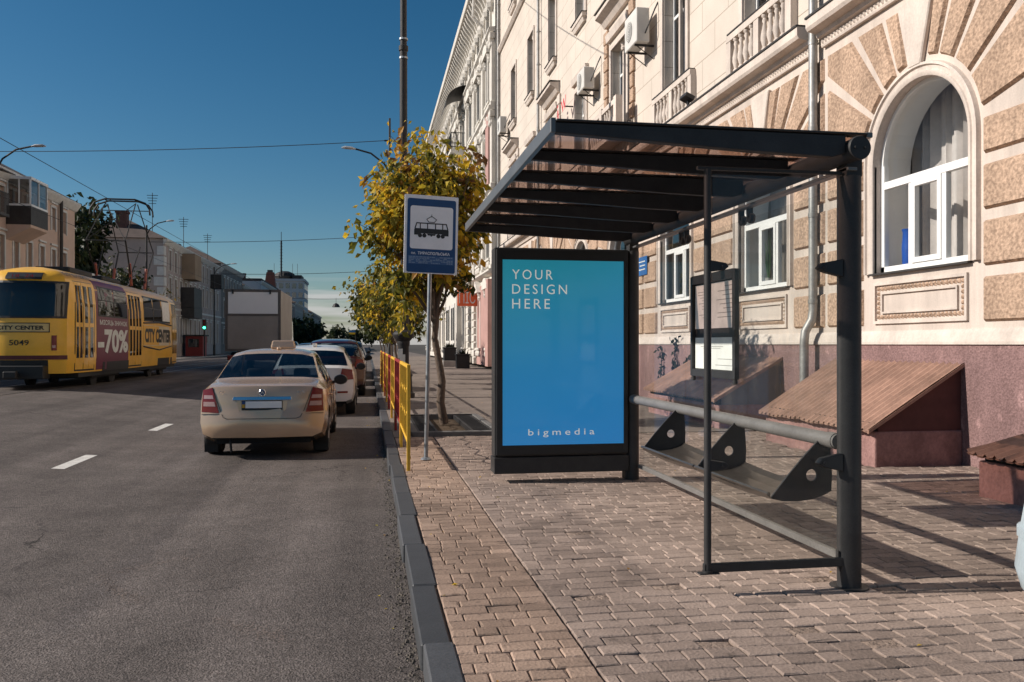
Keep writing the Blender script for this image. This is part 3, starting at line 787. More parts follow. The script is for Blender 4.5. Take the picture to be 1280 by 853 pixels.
b = MB(); b.profile_y([(FX + .01, 20.4), (FX - .15, 20.4), (FX - .2, 20.6), (FX - .6, 20.8), (FX - .62, 21.05), (FX + .01, 21.1)], Y0, Y1)
b.build('eaves', M['cream_trim'], bd)

def win_rect(c, z0, z1, hw, x, detail=True):
    """casement: frame is a part, its pane and sill are its sub-parts"""
    b = MB(); f = .055
    b.box(x, x + .06, c - hw, c - hw + f, z0, z1); b.box(x, x + .06, c + hw - f, c + hw, z0, z1)
    b.box(x, x + .06, c - hw + f, c + hw - f, z0, z0 + f); b.box(x, x + .06, c - hw + f, c + hw - f, z1 - f, z1)
    zt = z0 + (z1 - z0) * .70
    b.box(x - .005, x + .05, c - hw + f, c + hw - f, zt - .035, zt + .035)
    b.box(x - .004, x + .05, c - .035, c + .035, z0 + f, zt - .035)
    o = b.build('window', M['white'], bd)
    b = MB(); b.quad((x + .03, c - hw, z0), (x + .03, c + hw, z0), (x + .03, c + hw, z1), (x + .03, c - hw, z1)); b.build('pane', M['window'], o)
    return o
for ci, c in enumerate(cent):
    for (z0, z1, hw) in ((7.42, 9.95, .72), (12.25, 14.9, .62), (17.95, 20.1, .62)):
        if z0 > 7.5 and c < 22: continue
        if z0 > 15 and c < 30: continue
        o = win_rect(c, z0, z1, hw, FX + .22)
        b = MB()
        if z0 > 10:
            b.box(FX - .16, FX + .2, c - hw - .12, c + hw + .12, z0 - .16, z0 - .03)
            b.profile_y([(FX - .09, z0 - .30), (FX, z0 - .30), (FX, z0 - .16), (FX - .14, z0 - .16)], c - hw - .06, c + hw + .06)
            b.build('sill', M['cream_trim'], o)
            b = MB(); b.box(FX - .19, FX + .2, c - hw - .14, c + hw + .14, z0 - .028, z0 - .004); b.build('sill_flashing', M['flashing'], o)
        else:
            b.box(FX - .15, FX + .2, c - 1.2, c + 1.2, z0 - .03, z0 - .004); b.build('sill_flashing', M['flashing'], o)
        # surround, with a small column beside the opening on the hooded axes
        b = MB()
        for s in (-1, 1): b.box(FX - .05, FX + .02, c + s * (hw + .09) - .075, c + s * (hw + .09) + .075, z0, z1 + .12)
        b.box(FX - .05, FX + .02, c - hw - .015, c + hw + .015, z1, z1 + .12)
        b.box(FX + .10, FX + .17, c - .05, c + .05, z0, z1)   # central colonnette
        b.lathe([(.085, z1 - .22), (.10, z1 - .16), (.075, z1 - .12), (.12, z1)], (FX + .13, c, 0), 8)
        b.build('surround', M['cream_trim'], o)
        if z0 < 8:
            b = MB()
            if c > 12:
                b.profile_y([(FX, z1 + .3), (FX - .10, z1 + .3), (FX - .14, z1 + .5), (FX, z1 + .5)], c - hw - .3, c + hw + .3)
            if c > 20 and ci % 2 == 0 or c > 20 and ci in (4, 6, 8):
                b.profile_y([(FX, 10.75), (FX - .1, 10.75), (FX - .2, 10.9), (FX - .38, 11.0), (FX - .38, 11.1), (FX, 11.14)], c - 1.25, c + 1.25)
                b.build('hood', M['cream_trim'], o)
                b = MB(); b.box(FX - .41, FX, c - 1.28, c + 1.28, 11.142, 11.165); b.build('hood_flashing', M['flashing'], o)
                for s in (-1, 1):
                    b = MB(); z = 7.5; k = 0
                    while z < 10.6:
                        wq = .20 if k % 2 else .15
                        b.box(FX - .075, FX, c + s * 1.22 - wq, c + s * 1.22 + wq, z, z + .36); z += .40; k += 1
                    b.build('quoin_strip', M['tan'] if ci == 4 else M['cream_trim'], o, bevel=.012)
            elif b.v: b.build('hood', M['cream_trim'], o)
            # balustrade panel under the window
            b = MB()
            b.box(FX - .14, FX - .002, c - 1.25, c + 1.25, 7.26, 7.38); b.box(FX - .12, FX - .002, c - 1.25, c + 1.25, 6.466, 6.60)
            for yy in (-1.17, 0, 1.17): b.box(FX - .13, FX - .002, c + yy - .10, c + yy + .10, 6.60, 7.26)
            for s in (-1, 1):
                for i in range(4):
                    yy = c + s * (.585 + (i - 1.5) * .225)
                    b.lathe([(.06, 6.60), (.06, 6.65), (.04, 6.68), (.075, 6.82), (.07, 6.90), (.032, 7.10), (.05, 7.15), (.035, 7.19), (.06, 7.22), (.06, 7.26)], (FX - .075, yy, 0), 10)
            b.build('balustrade', M['cream_trim'], bd, smooth=40)
# projecting balcony under the hooded window
c = cent[4]; b = MB()
b.box(FX - .55, FX, c - 1.5, c + 1.5, 7.0, 7.15); b.box(FX - .56, FX - .40, c - 1.5, c + 1.5, 7.82, 7.95)
for yy in (-1.4, 0, 1.4): b.box(FX - .57, FX - .39, c + yy - .12, c + yy + .12, 7.15, 8.0)
for yy in (-1.15, -.92, -.7, -.47, -.25, .25, .47, .7, .92, 1.15): b.lathe([(.06, 7.15), (.04, 7.2), (.075, 7.4), (.035, 7.65), (.05, 7.78), (.06, 7.82)], (FX - .48, c + yy, 0), 8)
b.build('balcony', M['cream_trim'], bd, smooth=40)
# arched ground floor windows with the rooms behind
for ci, c in enumerate(cent):
    x = FX + .10
    b = MB(); f = .075
    zt = 3.62
    b.box(x, x + .07, c - .95, c - .95 + f, 2.42, ZS); b.box(x, x + .07, c + .95 - f, c + .95, 2.42, ZS)
    b.box(x, x + .07, c - .95, c + .95, 2.42, 2.42 + f); b.box(x - .01, x + .08, c - .875, c + .875, zt - .05, zt + .05)
    b.box(x - .002, x + .07, c + .26, c + .34, 2.495, zt - .05); b.box(x - .002, x + .07, c - .40, c - .32, 2.495, zt - .05)
    for (a, e) in ((c - .32, c + .26),):    # opening sash
        b.box(x - .018, x + .05, a, a + .07, 2.495, zt - .05); b.box(x - .018, x + .05, e - .07, e, 2.495, zt - .05)
        b.box(x - .018, x + .05, a + .07, e - .07, 2.495, 2.565); b.box(x - .018, x + .05, a + .07, e - .07, zt - .12, zt - .05)
    vs = []
    for i in range(25):
        a = math.pi * i / 24
        for r, xx in ((.95, x), (.90, x), (.90, x + .07)): vs.append((xx, c + r * math.cos(a), ZS + r * math.sin(a)))
    b.add(vs, [(i * 3 + j, i * 3 + j + 1, (i + 1) * 3 + j + 1, (i + 1) * 3 + j) for i in range(24) for j in range(2)])
    o = b.build('window', M['white'], bd)
    b = MB(); pts = [(x + .03, c - .95, 2.42), (x + .03, c + .95, 2.42)] + [(x + .03, c + .95 * math.cos(math.pi * i / 24), ZS + .95 * math.sin(math.pi * i / 24)) for i in range(25)]
    b.add(pts, [tuple(range(len(pts)))]); b.build('pane', M['window_clear'] if c < 16 else M['window'], o)
    b = MB(); b.box(FX - .07, FX + .30, c - .99, c + .99, 2.375, 2.40); b.build('sill', M['flashing'], o)
    if 2 > ci > 0 or ci == 2:
        b = MB()     # reveal, back wall and side walls of the room
        b.quad((x + 1.6, c - 1.6, 2.2), (x + 1.6, c + 1.6, 2.2), (x + 1.6, c + 1.6, 5.2), (x + 1.6, c - 1.6, 5.2))
        b.quad((x + .1, c + 1.25, 2.2), (x + 1.6, c + 1.6, 2.2), (x + 1.6, c + 1.6, 5.2), (x + .1, c + 1.25, 5.2))
        b.quad((x + .1, c - 1.25, 2.2), (x + 1.6, c - 1.6, 2.2), (x + 1.6, c - 1.6, 5.2), (x + .1, c - 1.25, 5.2))
        b.quad((x + .1, c - 1.6, 2.38), (x + 1.6, c - 1.6, 2.38), (x + 1.6, c + 1.6, 2.38), (x + .1, c + 1.6, 2.38))
        b.quad((x + .1, c - 1.6, 5.2), (x + 1.6, c - 1.6, 5.2), (x + 1.6, c + 1.6, 5.2), (x + .1, c + 1.6, 5.2))
        b.build('room', M['room'], o)
        b = MB()     # deep white inner reveal of the thick wall
        x2 = x + .09; x3 = x + .55; q = 1.02
        pth = [(-q, 2.40), (-q, ZS)] + [(-q * math.cos(math.pi * k / 20), ZS + q * math.sin(math.pi * k / 20)) for k in range(1, 20)] + [(q, ZS), (q, 2.40)]
        for (ya_, za_), (yb_, zb_) in zip(pth, pth[1:]):
            b.quad((x2, c + ya_, za_), (x2, c + yb_, zb_), (x3, c + yb_ * 1.06, zb_), (x3, c + ya_ * 1.06, za_))
        b.quad((x2, c - q, 2.41), (x3, c - q, 2.41), (x3, c + q, 2.41), (x2, c + q, 2.41))
        b.build('inner_reveal', M['white'], o, smooth=30)
        b = MB(); n = 70; vs = []
        ya, yb = (c - 1.3, c + 1.15) if ci == 1 else (c + .5, c + 1.1)
        for i in range(n + 1):
            y = ya + (yb - ya) * i / n
            for z in (2.4, 5.1): vs.append((x + .70 + .05 * math.sin(i * 1.05) + .03 * math.sin(i * 2.3 + 1), y + .0, z))
        b.add(vs, [(2 * i, 2 * i + 1, 2 * i + 3, 2 * i + 2) for i in range(n)])
        b.build('curtain', M['curtain'], o, smooth=80)

# ------------------------------------------------------------------ fittings on the facade
def air_con(y, z, label, w_=.85, h_=.62):
    t = thing('air_conditioner', label, 'air conditioner', (FX - .3, y, z), 'air conditioners on the cream facade')
    b = MB(); b.box(FX - .52, FX - .18, y - w_ / 2, y + w_ / 2, z, z + h_); b.build('casing', M['offwhite'], t, bevel=.02)
    b = MB(); b.lathe([(.25, FX - .525), (.25, FX - .518)], (0, y + .1, z + h_ / 2), 20, axis='x')
    b.lathe([(.0, FX - .53), (.05, FX - .53)], (0, y + .1, z + h_ / 2), 14, axis='x', cap=False)
    o = b.build('fan_grille', mat('fan_grey', (.16, .16, .16), .6), t)
    b = MB()
    for i in range(6): b.lathe([(.04 * i + .03, FX - .534), (.04 * i + .052, FX - .536)], (0, y + .1, z + h_ / 2), 18, axis='x', cap=False)
    b.build('grille_rings', M['offwhite'], o)
    b = MB()
    for s in (-.28, .28): b.box(FX - .5, FX, y + s - .02, y + s + .02, z - .05, z - .002); b.tube([(FX - .45, y + s, z - .04), (FX, y + s, z - .35)], .012, 6)
    b.build('bracket', M['black'], t)
    b = MB(); b.tube([(FX - .3, y - w_ / 2 - .02, z + .2), (FX - .28, y - w_ / 2 - .12, z + .3), (FX - .1, y - w_ / 2 - .14, z + .75), (FX, y - w_ / 2 - .1, z + .95)], .02, 6); b.build('pipe', M['black'], t)
    return t
air_con(20.25, 8.85, 'larger white air conditioner high on the cream facade, nearest the shelter roof', .95, .85)
air_con(25.3, 9.25, 'smaller white air conditioner on the facade above the little balcony', .85, .65)
air_con(41.8, 12.0, 'far small white air conditioner by an upper window sill of the cream facade', .9, .8)
M['zinc'] = mat('zinc_pipe', (.30, .295, .285), .5, .45, var=.3, scale=3, bump=.1, bscale=20, fine=.1)
def downpipe(y, label, low=True):
    t = thing('drain_pipe', label, 'drain pipe', (FX - .12, y, 0), 'drain pipes on the cream facade')
    b = MB(); px_ = FX - .13
    if low:
        b.tube([(px_, y, 20.6), (px_, y, 1.95), (px_ - .02, y + .0, 1.80), (px_ - .12, y + .02, 1.62), (px_ - .14, y + .02, 1.45), (px_ - .14, y + .02, .25)], .068, 14)
    else:
        b.tube([(px_, y, 20.6), (px_, y, .2)], .06, 10)
    b.build('pipe', M['zinc'], t, smooth=60)
    z = .7
    while z < 20:
        if not (low and z < 2): 
            b = MB(); b.lathe([(.068, z), (.076, z + .004), (.076, z + .07), (.068, z + .075)], (px_, y, 0), 14); b.box(px_, FX, y - .01, y + .01, z + .02, z + .05)
            b.build('collar', M['zinc'], t, smooth=40)
        z += 1.35
    return t
downpipe(12.17, 'grey zinc drain pipe with an elbow, between the two nearest arched windows')
downpipe(33.75, 'grey drain pipe running between upper windows above the shelter roof corner', False)
downpipe(44.45, 'thin pale drain pipe at the joint with the ornate building', False)
t = thing('floodlight', 'small black floodlight standing on the ledge below a first floor window', 'floodlight', (FX - .3, 17.0, 6.5))
b = MB(); b.obox(Matrix.Translation((FX - .30, 17.0, 6.66)) @ Matrix.Rotation(Rd(25), 4, 'Y'), .22, .34, .10); b.build('lamp_head', M['black'], t, bevel=.01)
b = MB(); b.box(FX - .3, FX - .26, 16.97, 17.03, 6.465, 6.62); b.build('bracket', M['black'], t)
t = thing('wall_plaque', 'small blue plaque fixed to the cream wall beside the far shelter column', 'sign', (FX - .05, 20.7, 3.5))
b = MB(); b.box(FX - .075, FX - .055, 20.30, 21.1, 3.18, 3.66); b.build('plate', mat('plaque_blue', (.03, .13, .36), .35, var=.06), t, bevel=.008)
b = MB()
for i in range(3): b.box(FX - .078, FX - .0752, 20.42, 20.42 + (.55, .42, .5)[i], 3.52 - i * .1, 3.545 - i * .1)
b.build('printed_lines', M['paper'], t)
t = thing('lettering_sign', 'small tilted red script lettering sign on the facade above the shelter roof', 'sign', (FX - .3, 28.0, 9.5))
M['red_sign'] = mat('red_sign_letter', (.62, .03, .03), .4, var=.05)
b = text_mesh('w', (FX - .35, 28.6, 9.42), (0, -1, .12), (0, .12, 1), .75, .45, depth=.0)
b.build('letter', M['red_sign'], t)
b = text_mesh('i', (FX - .35, 29.2, 9.30), (0, -1, .12), (0, .12, 1), .2, .6, depth=.0)
b.build('letter', M['red_sign'], t)
b = MB(); b.box(FX - .34, FX, 28.2, 28.24, 9.6, 9.64); b.build('bracket', M['black'], t)

t = thing('blue_vase', 'blue vase on the inner sill of the nearest arched window', 'vase', (7.25, 10.45, 2.42))
b = MB(); b.lathe([(.06, 2.415), (.09, 2.5), (.10, 2.75), (.085, 2.95), (.10, 3.0)], (7.33, 10.45, 0), 16); b.build('body', mat('vase_blue', (.02, .09, .38), .3), t, smooth=40)
t = thing('pot_plant', 'spiky green pot plant behind the second arched window', 'plant', (7.35, 14.6, 2.42))
b = MB(); b.lathe([(.08, 2.42), (.12, 2.65)], (7.35, 14.6, 0), 12); b.build('pot', M['offwhite'], t)
b = MB()
for i in range(26):
    a = rnd.uniform(0, 6.28); q = rnd.uniform(.05, .28); hh = rnd.uniform(.5, 1.1); p = Vector((7.35, 14.6, 2.6)); e = p + Vector((q * math.cos(a) * .5, q * math.sin(a), hh)); w_ = Vector((0, .02, 0))
    b.add([p - w_, p + w_, e], [(0, 1, 2)])
b.build('leaves', M['creeper_green'] if 'creeper_green' in M else mat('plant_green', (.03, .07, .02), .7), t)

# ------------------------------------------------------------------ sloping cellar hatches along the wall
def hatch(y0, y1, xf, label, zl=.40, zt=1.17, ze=.50, door=False):
    t = thing('cellar_hatch', label, 'cellar hatch', (xf, y0, 0), 'cellar hatches along the building')
    b = MB()
    b.box(xf, xf + .18, y0, y1, -.1, zl); b.box(xf + .18, FX - .061, y0, y0 + .16, -.1, zl); b.box(xf + .18, FX - .061, y1 - .16, y1, -.1, zl)
    b.build('low_wall', M['hatch_wall'], t, bevel=.02, seg=2)
    for yy in (y0 + .03, y1 - .06):
        b = MB(); b.prism([(xf + .06, yy, zl), (FX - .062, yy, zl), (FX - .062, yy, zt - .03), (xf + .06, yy, ze - .01)], (0, .03, 0))
        b.build('side_board', M['maroon'] if not door or yy > y0 + .5 else mat('grey_board', (.16, .15, .155), .7, var=.15), t)
    # sheet metal roof with standing ribs
    b = MB(); xe = xf - .10; zd = (zt - ze) / (FX - .062 - xf - .06)
    def zr(x): return ze + (x - xf - .06) * zd + .012
    n = int((y1 - y0) / .115); vs = []
    for i in range(n * 4 + 1):
        y = y0 - .03 + (y1 - y0 + .06) * i / (n * 4)
        r = .028 if i % 4 == 0 else 0
        for j in range(7):
            x = xe + (FX - .062 - xe) * j / 6
            wv = .010 * noise.noise((x * 2, y * 1.3, 3)) + (.02 * noise.noise((y * 3, 1, 7)) if j == 0 else 0)
            vs.append((x, y, zr(x) + r + wv))
    b.add(vs, [(i * 7 + j, i * 7 + j + 1, (i + 1) * 7 + j + 1, (i + 1) * 7 + j) for i in range(n * 4) for j in range(6)])
    b.add([(v[0], v[1], v[2] - .015 - (.018 if (q // 7) % 4 == 0 else 0)) for q, v in enumerate(vs)], [(i * 7 + j, (i + 1) * 7 + j, (i + 1) * 7 + j + 1, i * 7 + j + 1) for i in range(n * 4) for j in range(6)])
    b.prism([(xe, y0 - .035, zr(xe) - .03), (FX - .062, y0 - .035, zr(FX - .062) - .03), (FX - .062, y0 - .035, zr(FX - .062) + .012), (xe, y0 - .035, zr(xe) + .012)], (0, .03, 0))
    b.build('roof', M['copper'], t)
    b = MB(); b.box(xf + .03, xf + .07, y0 + .05, y1 - .05, zl, ze); b.build('eave_board', M['dark'], t)
    return t
hatch(8.9, 11.62, 5.80, 'brown ribbed metal cellar hatch on a low pink wall beside the near shelter column')
hatch(4.6, 7.05, 5.66, 'low cellar hatch on a plum wall cut off by the right edge of the photo', .33, .72, .42)
hatch(13.3, 16.9, 5.80, 'cellar hatch with a grey board side seen through the shelter glass', .40, 1.17, .55, True)
# dark leaf-shaped flakes and thin stems forming blotches on the plinth
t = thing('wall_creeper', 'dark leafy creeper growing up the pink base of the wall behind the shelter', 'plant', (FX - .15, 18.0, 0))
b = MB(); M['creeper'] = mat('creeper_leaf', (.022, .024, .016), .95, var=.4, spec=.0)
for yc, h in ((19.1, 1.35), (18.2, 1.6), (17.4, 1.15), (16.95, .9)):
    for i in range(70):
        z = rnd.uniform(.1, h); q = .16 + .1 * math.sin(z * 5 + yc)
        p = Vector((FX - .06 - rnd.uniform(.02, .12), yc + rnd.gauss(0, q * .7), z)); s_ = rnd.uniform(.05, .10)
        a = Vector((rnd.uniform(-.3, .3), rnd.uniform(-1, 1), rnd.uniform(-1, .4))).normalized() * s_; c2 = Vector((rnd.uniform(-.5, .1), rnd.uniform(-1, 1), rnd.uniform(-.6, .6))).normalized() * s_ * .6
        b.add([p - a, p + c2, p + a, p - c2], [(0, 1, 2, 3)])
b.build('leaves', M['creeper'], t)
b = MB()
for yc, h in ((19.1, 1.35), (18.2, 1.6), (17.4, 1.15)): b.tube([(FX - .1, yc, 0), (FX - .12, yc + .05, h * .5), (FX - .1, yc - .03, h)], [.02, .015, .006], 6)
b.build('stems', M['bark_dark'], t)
# ------------------------------------------------------------------ the ornate building farther along on the same side
og = thing('ornate_building', 'tall pale ornate building with relief, balconies and a heavy cornice beyond the cream one', 'building', (6.7, 45, 0))
M['ornate'] = mat('ornate_stucco', (.62, .585, .53), .9, var=.12, scale=.9, bump=.15, bscale=14, fine=.06, world=True, spec=.15)
M['pinkwall'] = mat('pink_wall', (.42, .25, .22), .9, var=.12, scale=1.2, world=True)
OX, OY0, OY1, OZ = 6.75, 44.75, 98.0, 22.2
nb = 13; bw = (OY1 - OY0) / nb
floors = [(0.2, 5.4, 1.3, 4.4), (5.4, 9.8, 6.3, 8.9), (9.8, 14.2, 10.7, 13.3), (14.2, 18.4, 15.0, 17.4), (18.4, OZ, 18.9, 20.4)]
b = MB(); wb = []
for (z0, z1, a, e) in floors:
    for i in range(nb):
        y0 = OY0 + i * bw; c = y0 + bw / 2; hw = .62
        for (p, q, r, s) in ((y0, c - hw, z0, z1), (c + hw, y0 + bw, z0, z1), (c - hw, c + hw, z0, a), (c - hw, c + hw, e, z1)):
            b.quad((OX, p, r), (OX, p, s), (OX, q, s), (OX, q, r))
        for s in (-1, 1): b.quad((OX, c + s * hw, a), (OX + .3, c + s * hw, a), (OX + .3, c + s * hw, e), (OX, c + s * hw, e))
        b.quad((OX, c - hw, a), (OX, c + hw, a), (OX + .3, c + hw, a), (OX + .3, c - hw, a))
        b.quad((OX, c - hw, e), (OX, c + hw, e), (OX + .3, c + hw, e), (OX + .3, c - hw, e))
        wb.append((c, a, e, hw, z0, i))
b.box(OX + .02, OX + 12, OY0 + .01, OY0 + .3, -.3, OZ); b.box(OX + .02, OX + 12, OY1 - .3, OY1 - .01, -.3, OZ); b.box(OX + 11.7, OX + 12, OY0, OY1, -.3, OZ); b.box(OX + .4, OX + 12, OY0, OY1, OZ - .3, OZ - .01)
b.build('wall', M['ornate'], og)
for (c, a, e, hw, z0, i) in wb:
    b = MB(); x = OX + .2
    b.box(x, x + .05, c - hw, c - hw + .07, a, e); b.box(x, x + .05, c + hw - .07, c + hw, a, e); b.box(x, x + .05, c - .03, c + .03, a, e); b.box(x, x + .05, c - hw, c + hw, e - .75, e - .68)
    o = b.build('window', M['white'], og)
    b = MB(); b.quad((x + .03, c - hw, a), (x + .03, c + hw, a), (x + .03, c + hw, e), (x + .03, c - hw, e)); b.build('pane', M['window'], o)
    b = MB()
    for s in (-1, 1):
        b.box(OX - .12, OX, c + s * (hw + .12) - .11, c + s * (hw + .12) + .11, a - .1, e + .1)
        b.lathe([(.1, e - .35), (.16, e - .2), (.12, e - .12), (.19, e + .08)], (OX - .12, c + s * (hw + .12), 0), 7)
    b.box(OX - .22, OX, c - hw - .3, c + hw + .3, a - .22, a - .1)
    if z0 < 18:
        if (i + int(z0)) % 2: b.prism([(OX, c - hw - .42, e + .12), (OX, c + hw + .42, e + .12), (OX, c, e + .85)], (-.34, 0, 0))
        else: b.prism([(OX, c + (hw + .42) * math.cos(math.pi * k / 8), e + .12 + .62 * math.sin(math.pi * k / 8)) for k in range(9)], (-.34, 0, 0))
        for s in (-.55, 0, .55): b.lathe([(.02, -.3), (.13, -.22), (.15, -.05), (.08, .1)], (OX - .1, c + s, a - .35), 6)
    b.build('window_surround', M['ornate'], o)
for i in range(nb + 1):
    b = MB()
    y = OY0 + i * bw + (.0 if 0 < i < nb else (.35 if i == 0 else -.35))
    for (z0, z1, a, e) in floors[1:4]:
        b.box(OX - .2, OX, y - .28, y + .28, z0 + .35, z1 - .5)
        b.box(OX - .3, OX, y - .36, y + .36, z1 - .5, z1 - .15); b.box(OX - .26, OX, y - .34, y + .34, z0 + .1, z0 + .35)
        for k in (-.15, .15): b.lathe([(.05, z1 - 1.0), (.15, z1 - .85), (.1, z1 - .7), (.17, z1 - .52)], (OX - .2, y + k, 0), 6)
    b.build('pilaster', M['ornate'], og, bevel=.03)
b = MB()
for (z0, z1, a, e) in floors[:4]:
    b.profile_y([(OX, z1 - .14), (OX - .22, z1 - .1), (OX - .36, z1), (OX - .36, z1 + .1), (OX, z1 + .16)], OY0, OY1)
b.profile_y([(OX, OZ - .7), (OX - .25, OZ - .6), (OX - .3, OZ - .35), (OX - .85, OZ - .2), (OX - .9, OZ + .1), (OX, OZ + .3)], OY0, OY1)
b.build('cornice', M['ornate'], og)
b = MB(); y = OY0 + .3
k = 0
while y < OY1:
    b.prism([(OX, y, OZ - .25), (OX - .75, y, OZ - .25), (OX - .62, y, OZ - .55), (OX - .25, y, OZ - 1.0), (OX, y, OZ - 1.6)], (0, .2, 0))
    if k % 2 == 0: b.lathe([(.05, -.3), (.24, -.1), (.3, .15), (.2, .4), (.05, .5)], (OX - .12, y + .45, OZ - 2.3), 7)
    y += .68; k += 1
b.build('corbels', M['ornate'], og)
for i in range(nb):     # garlands and masks between the storeys
    c = OY0 + (i + .5) * bw; b = MB()
    for z in (9.7, 14.1, 18.2):
        for s in (-1.1, -.5, .5, 1.1): b.lathe([(.03, -.3), (.2, -.15), (.24, .0), (.12, .2)], (OX - .14, c + s, z - .45 + .15 * abs(s)), 6)
    b.build('relief', M['ornate'], og)
# pink pilaster and white columns by the street
b = MB(); b.box(OX - .3, OX, OY0 + .6, OY0 + 1.7, 9.8, 14.0); b.build('pink_pilaster', M['pinkwall'], og)
b = MB(); b.box(OX - .32, OX, OY0 + .6, OY0 + 1.7, .2, 5.0); b.build('pink_pilaster', M['pinkwall'], og)
def og_balcony(c, z, wd=2.4):
    b = MB(); b.prism([(OX, c - wd / 2, z), (OX - 1.15, c - wd / 2, z), (OX - 1.15, c - wd / 2, z - .25), (OX - .7, c - wd / 2, z - .5), (OX, c - wd / 2, z - .9)], (0, wd, 0))
    o = b.build('balcony', M['ornate'], og)
    b = MB()
    for zz in (z + .08, z + 1.05): b.box(OX - 1.14, OX - 1.10, c - wd / 2, c + wd / 2, zz, zz + .05); b.box(OX - 1.1, OX, c - wd / 2, c - wd / 2 + .04, zz, zz + .05); b.box(OX - 1.1, OX, c + wd / 2 - .04, c + wd / 2, zz, zz + .05)
    n = int(wd / .13)
    for i in range(n + 1):
        y = c - wd / 2 + wd * i / n; b.box(OX - 1.13, OX - 1.11, y - .018, y + .018, z, z + 1.05)
    for i in range(9):
        for s in (-1, 1): b.box(OX - 1.1 + .12 * i, OX - 1.08 + .12 * i, c + s * (wd / 2 - .02) - .018, c + s * (wd / 2 - .02) + .018, z, z + 1.05)
    b.build('railing', M['iron'], o)
og_balcony(OY0 + 3.5 * bw, 14.9, 3.0); og_balcony(OY0 + 5.5 * bw, 14.9); og_balcony(OY0 + 8.5 * bw, 10.6); og_balcony(OY0 + 10.5 * bw, 14.9)
b = MB(); c = OY0 + 3.5 * bw
b.add([(OX, c - 1.9, 19.0), (OX, c + 1.9, 19.0)] + [(OX - 1.5 * math.sin(math.pi * k / 16 * 1.0), 0, 0) for k in range(0)], [])
vs = []
for k in range(9):
    a = math.pi / 2 * k / 8
    for y in (c - 1.9, c + 1.9): vs.append((OX - 1.5 * math.sin(a), y, 17.9 + 1.25 * math.cos(a)))
b.add(vs, [(2 * k, 2 * k + 1, 2 * k + 3, 2 * k + 2) for k in range(8)])
b.build('awning', M['iron'], og)
b = MB(); b.tube([(OX - .9, OY0 + 1.6, OZ), (OX - 1.0, OY0 + 1.6, OZ - 2.6), (OX - .4, OY0 + 1.6, OZ - 3.2), (OX - .15, OY0 + 1.6, OZ - 4.2), (OX - .15, OY0 + 1.6, 15)], .08, 8); b.build('drain_pipe', M['ornate'], og)
b = MB(); b.lathe([(1.7, 14), (1.7, 20.3), (1.95, 20.5), (1.9, 20.9), (1.6, 21.6), (1.0, 23.6), (.35, 24.6), (.05, 25.6)], (OX + .6, OY1 + 1.2, 0), 16); b.lathe([(.3, 9), (1.7, 14)], (OX + .6, OY1 + 1.2, 0), 16)
b.build('corner_turret', M['ornate'], og, smooth=40)
# white entrance doors, quoined door case, orange shop sign, planters
b = MB(); b.box(OX - .5, OX - .02, 60.2, 68.2, .0, 6.2); b.box(OX - .62, OX - .02, 60.0, 68.4, 6.2, 6.7)
o = b.build('portal', M['ornate'], og, bevel=.04)
for c in (62.2, 66.2):
    b = MB(); b.box(OX - .56, OX - .502, c - 1.3, c + 1.3, .1, 4.4); d = b.build('door', M['offwhite'], o)
    b = MB()
    for s in (-.65, .65):
        b.box(OX - .585, OX - .561, c + s - .42, c + s + .42, 1.7, 4.1); b.box(OX - .60, OX - .561, c + s - .42, c + s + .42, .4, 1.4)
    b.build('door_panel', M['dark'], d)
for yy in (52.5, 55.6):
    b = MB(); z = .2; k = 0
    while z < 4.6: 
        q = .55 if k % 2 else .42; b.box(OX - .28, OX - .01, yy - q, yy + q, z, z + .40); z += .46; k += 1
    b.build('quoined_door_case', M['ornate'], og, bevel=.03)
b = MB(); b.box(OX - .10, OX - .01, 45.8, 51.8, .2, 4.9); b.build('pink_shopfront', M['pinkwall'], og)
t = thing('shop_sign', 'orange projecting shop sign with pale lettering above the pink shopfront', 'sign', (OX - .6, 51.0, 4.4))
b = MB(); b.box(OX - 1.35, OX - .15, 51.0, 51.25, 3.75, 4.85); b.build('panel', mat('sign_orange', (.75, .13, .03), .4, var=.06), t, bevel=.02)
b = text_mesh('ПІС', (OX - 1.28, 50.995, 3.9), (1, 0, 0), (0, 0, 1), 1.0, .75, depth=.004); b.build('letters', M['paper'], t)
b = MB(); b.box(OX - .2, OX + .0, 51.08, 51.16, 4.2, 4.3); b.build('bracket', M['iron'], t)
for y, x, lab in ((49.3, 5.5, 'black square planter on the pavement by the pink shopfront, nearer one'), (53.2, 5.1, 'black square planter on a stone block by the pale door case, farther one')):
    t = thing('planter', lab, 'planter', (x, y, 0), 'planters outside the pink shopfront')
    b = MB(); zb = 0 if y < 50 else .38; b.prism([(x - .38, y - .38, zb), (x + .38, y - .38, zb), (x + .38, y + .38, zb), (x - .38, y + .38, zb)], (0, 0, .75)); b.box(x - .42, x + .42, y - .42, y + .42, zb + .75, zb + .85); b.build('tub', M['black'], t, bevel=.02)
    b = MB()
    for i in range(40):
        a = rnd.uniform(0, 6.28); q = rnd.uniform(0, .3); p = Vector((x + q * math.cos(a), y + q * math.sin(a), zb + .85)); tp = p + Vector((rnd.gauss(0, .12), rnd.gauss(0, .12), rnd.uniform(.1, .35))); s_ = Vector((rnd.uniform(-.06, .06), rnd.uniform(-.06, .06), 0)); b.add([p - s_, p + s_, tp], [(0, 1, 2)])
    b.build('shrub', M['creeper'], t)
    if zb:
        b = MB(); b.box(x - .45, x + .45, y - .45, y + .45, 0, .379); b.build('stone_block', M['stone_grey'], t, bevel=.02)

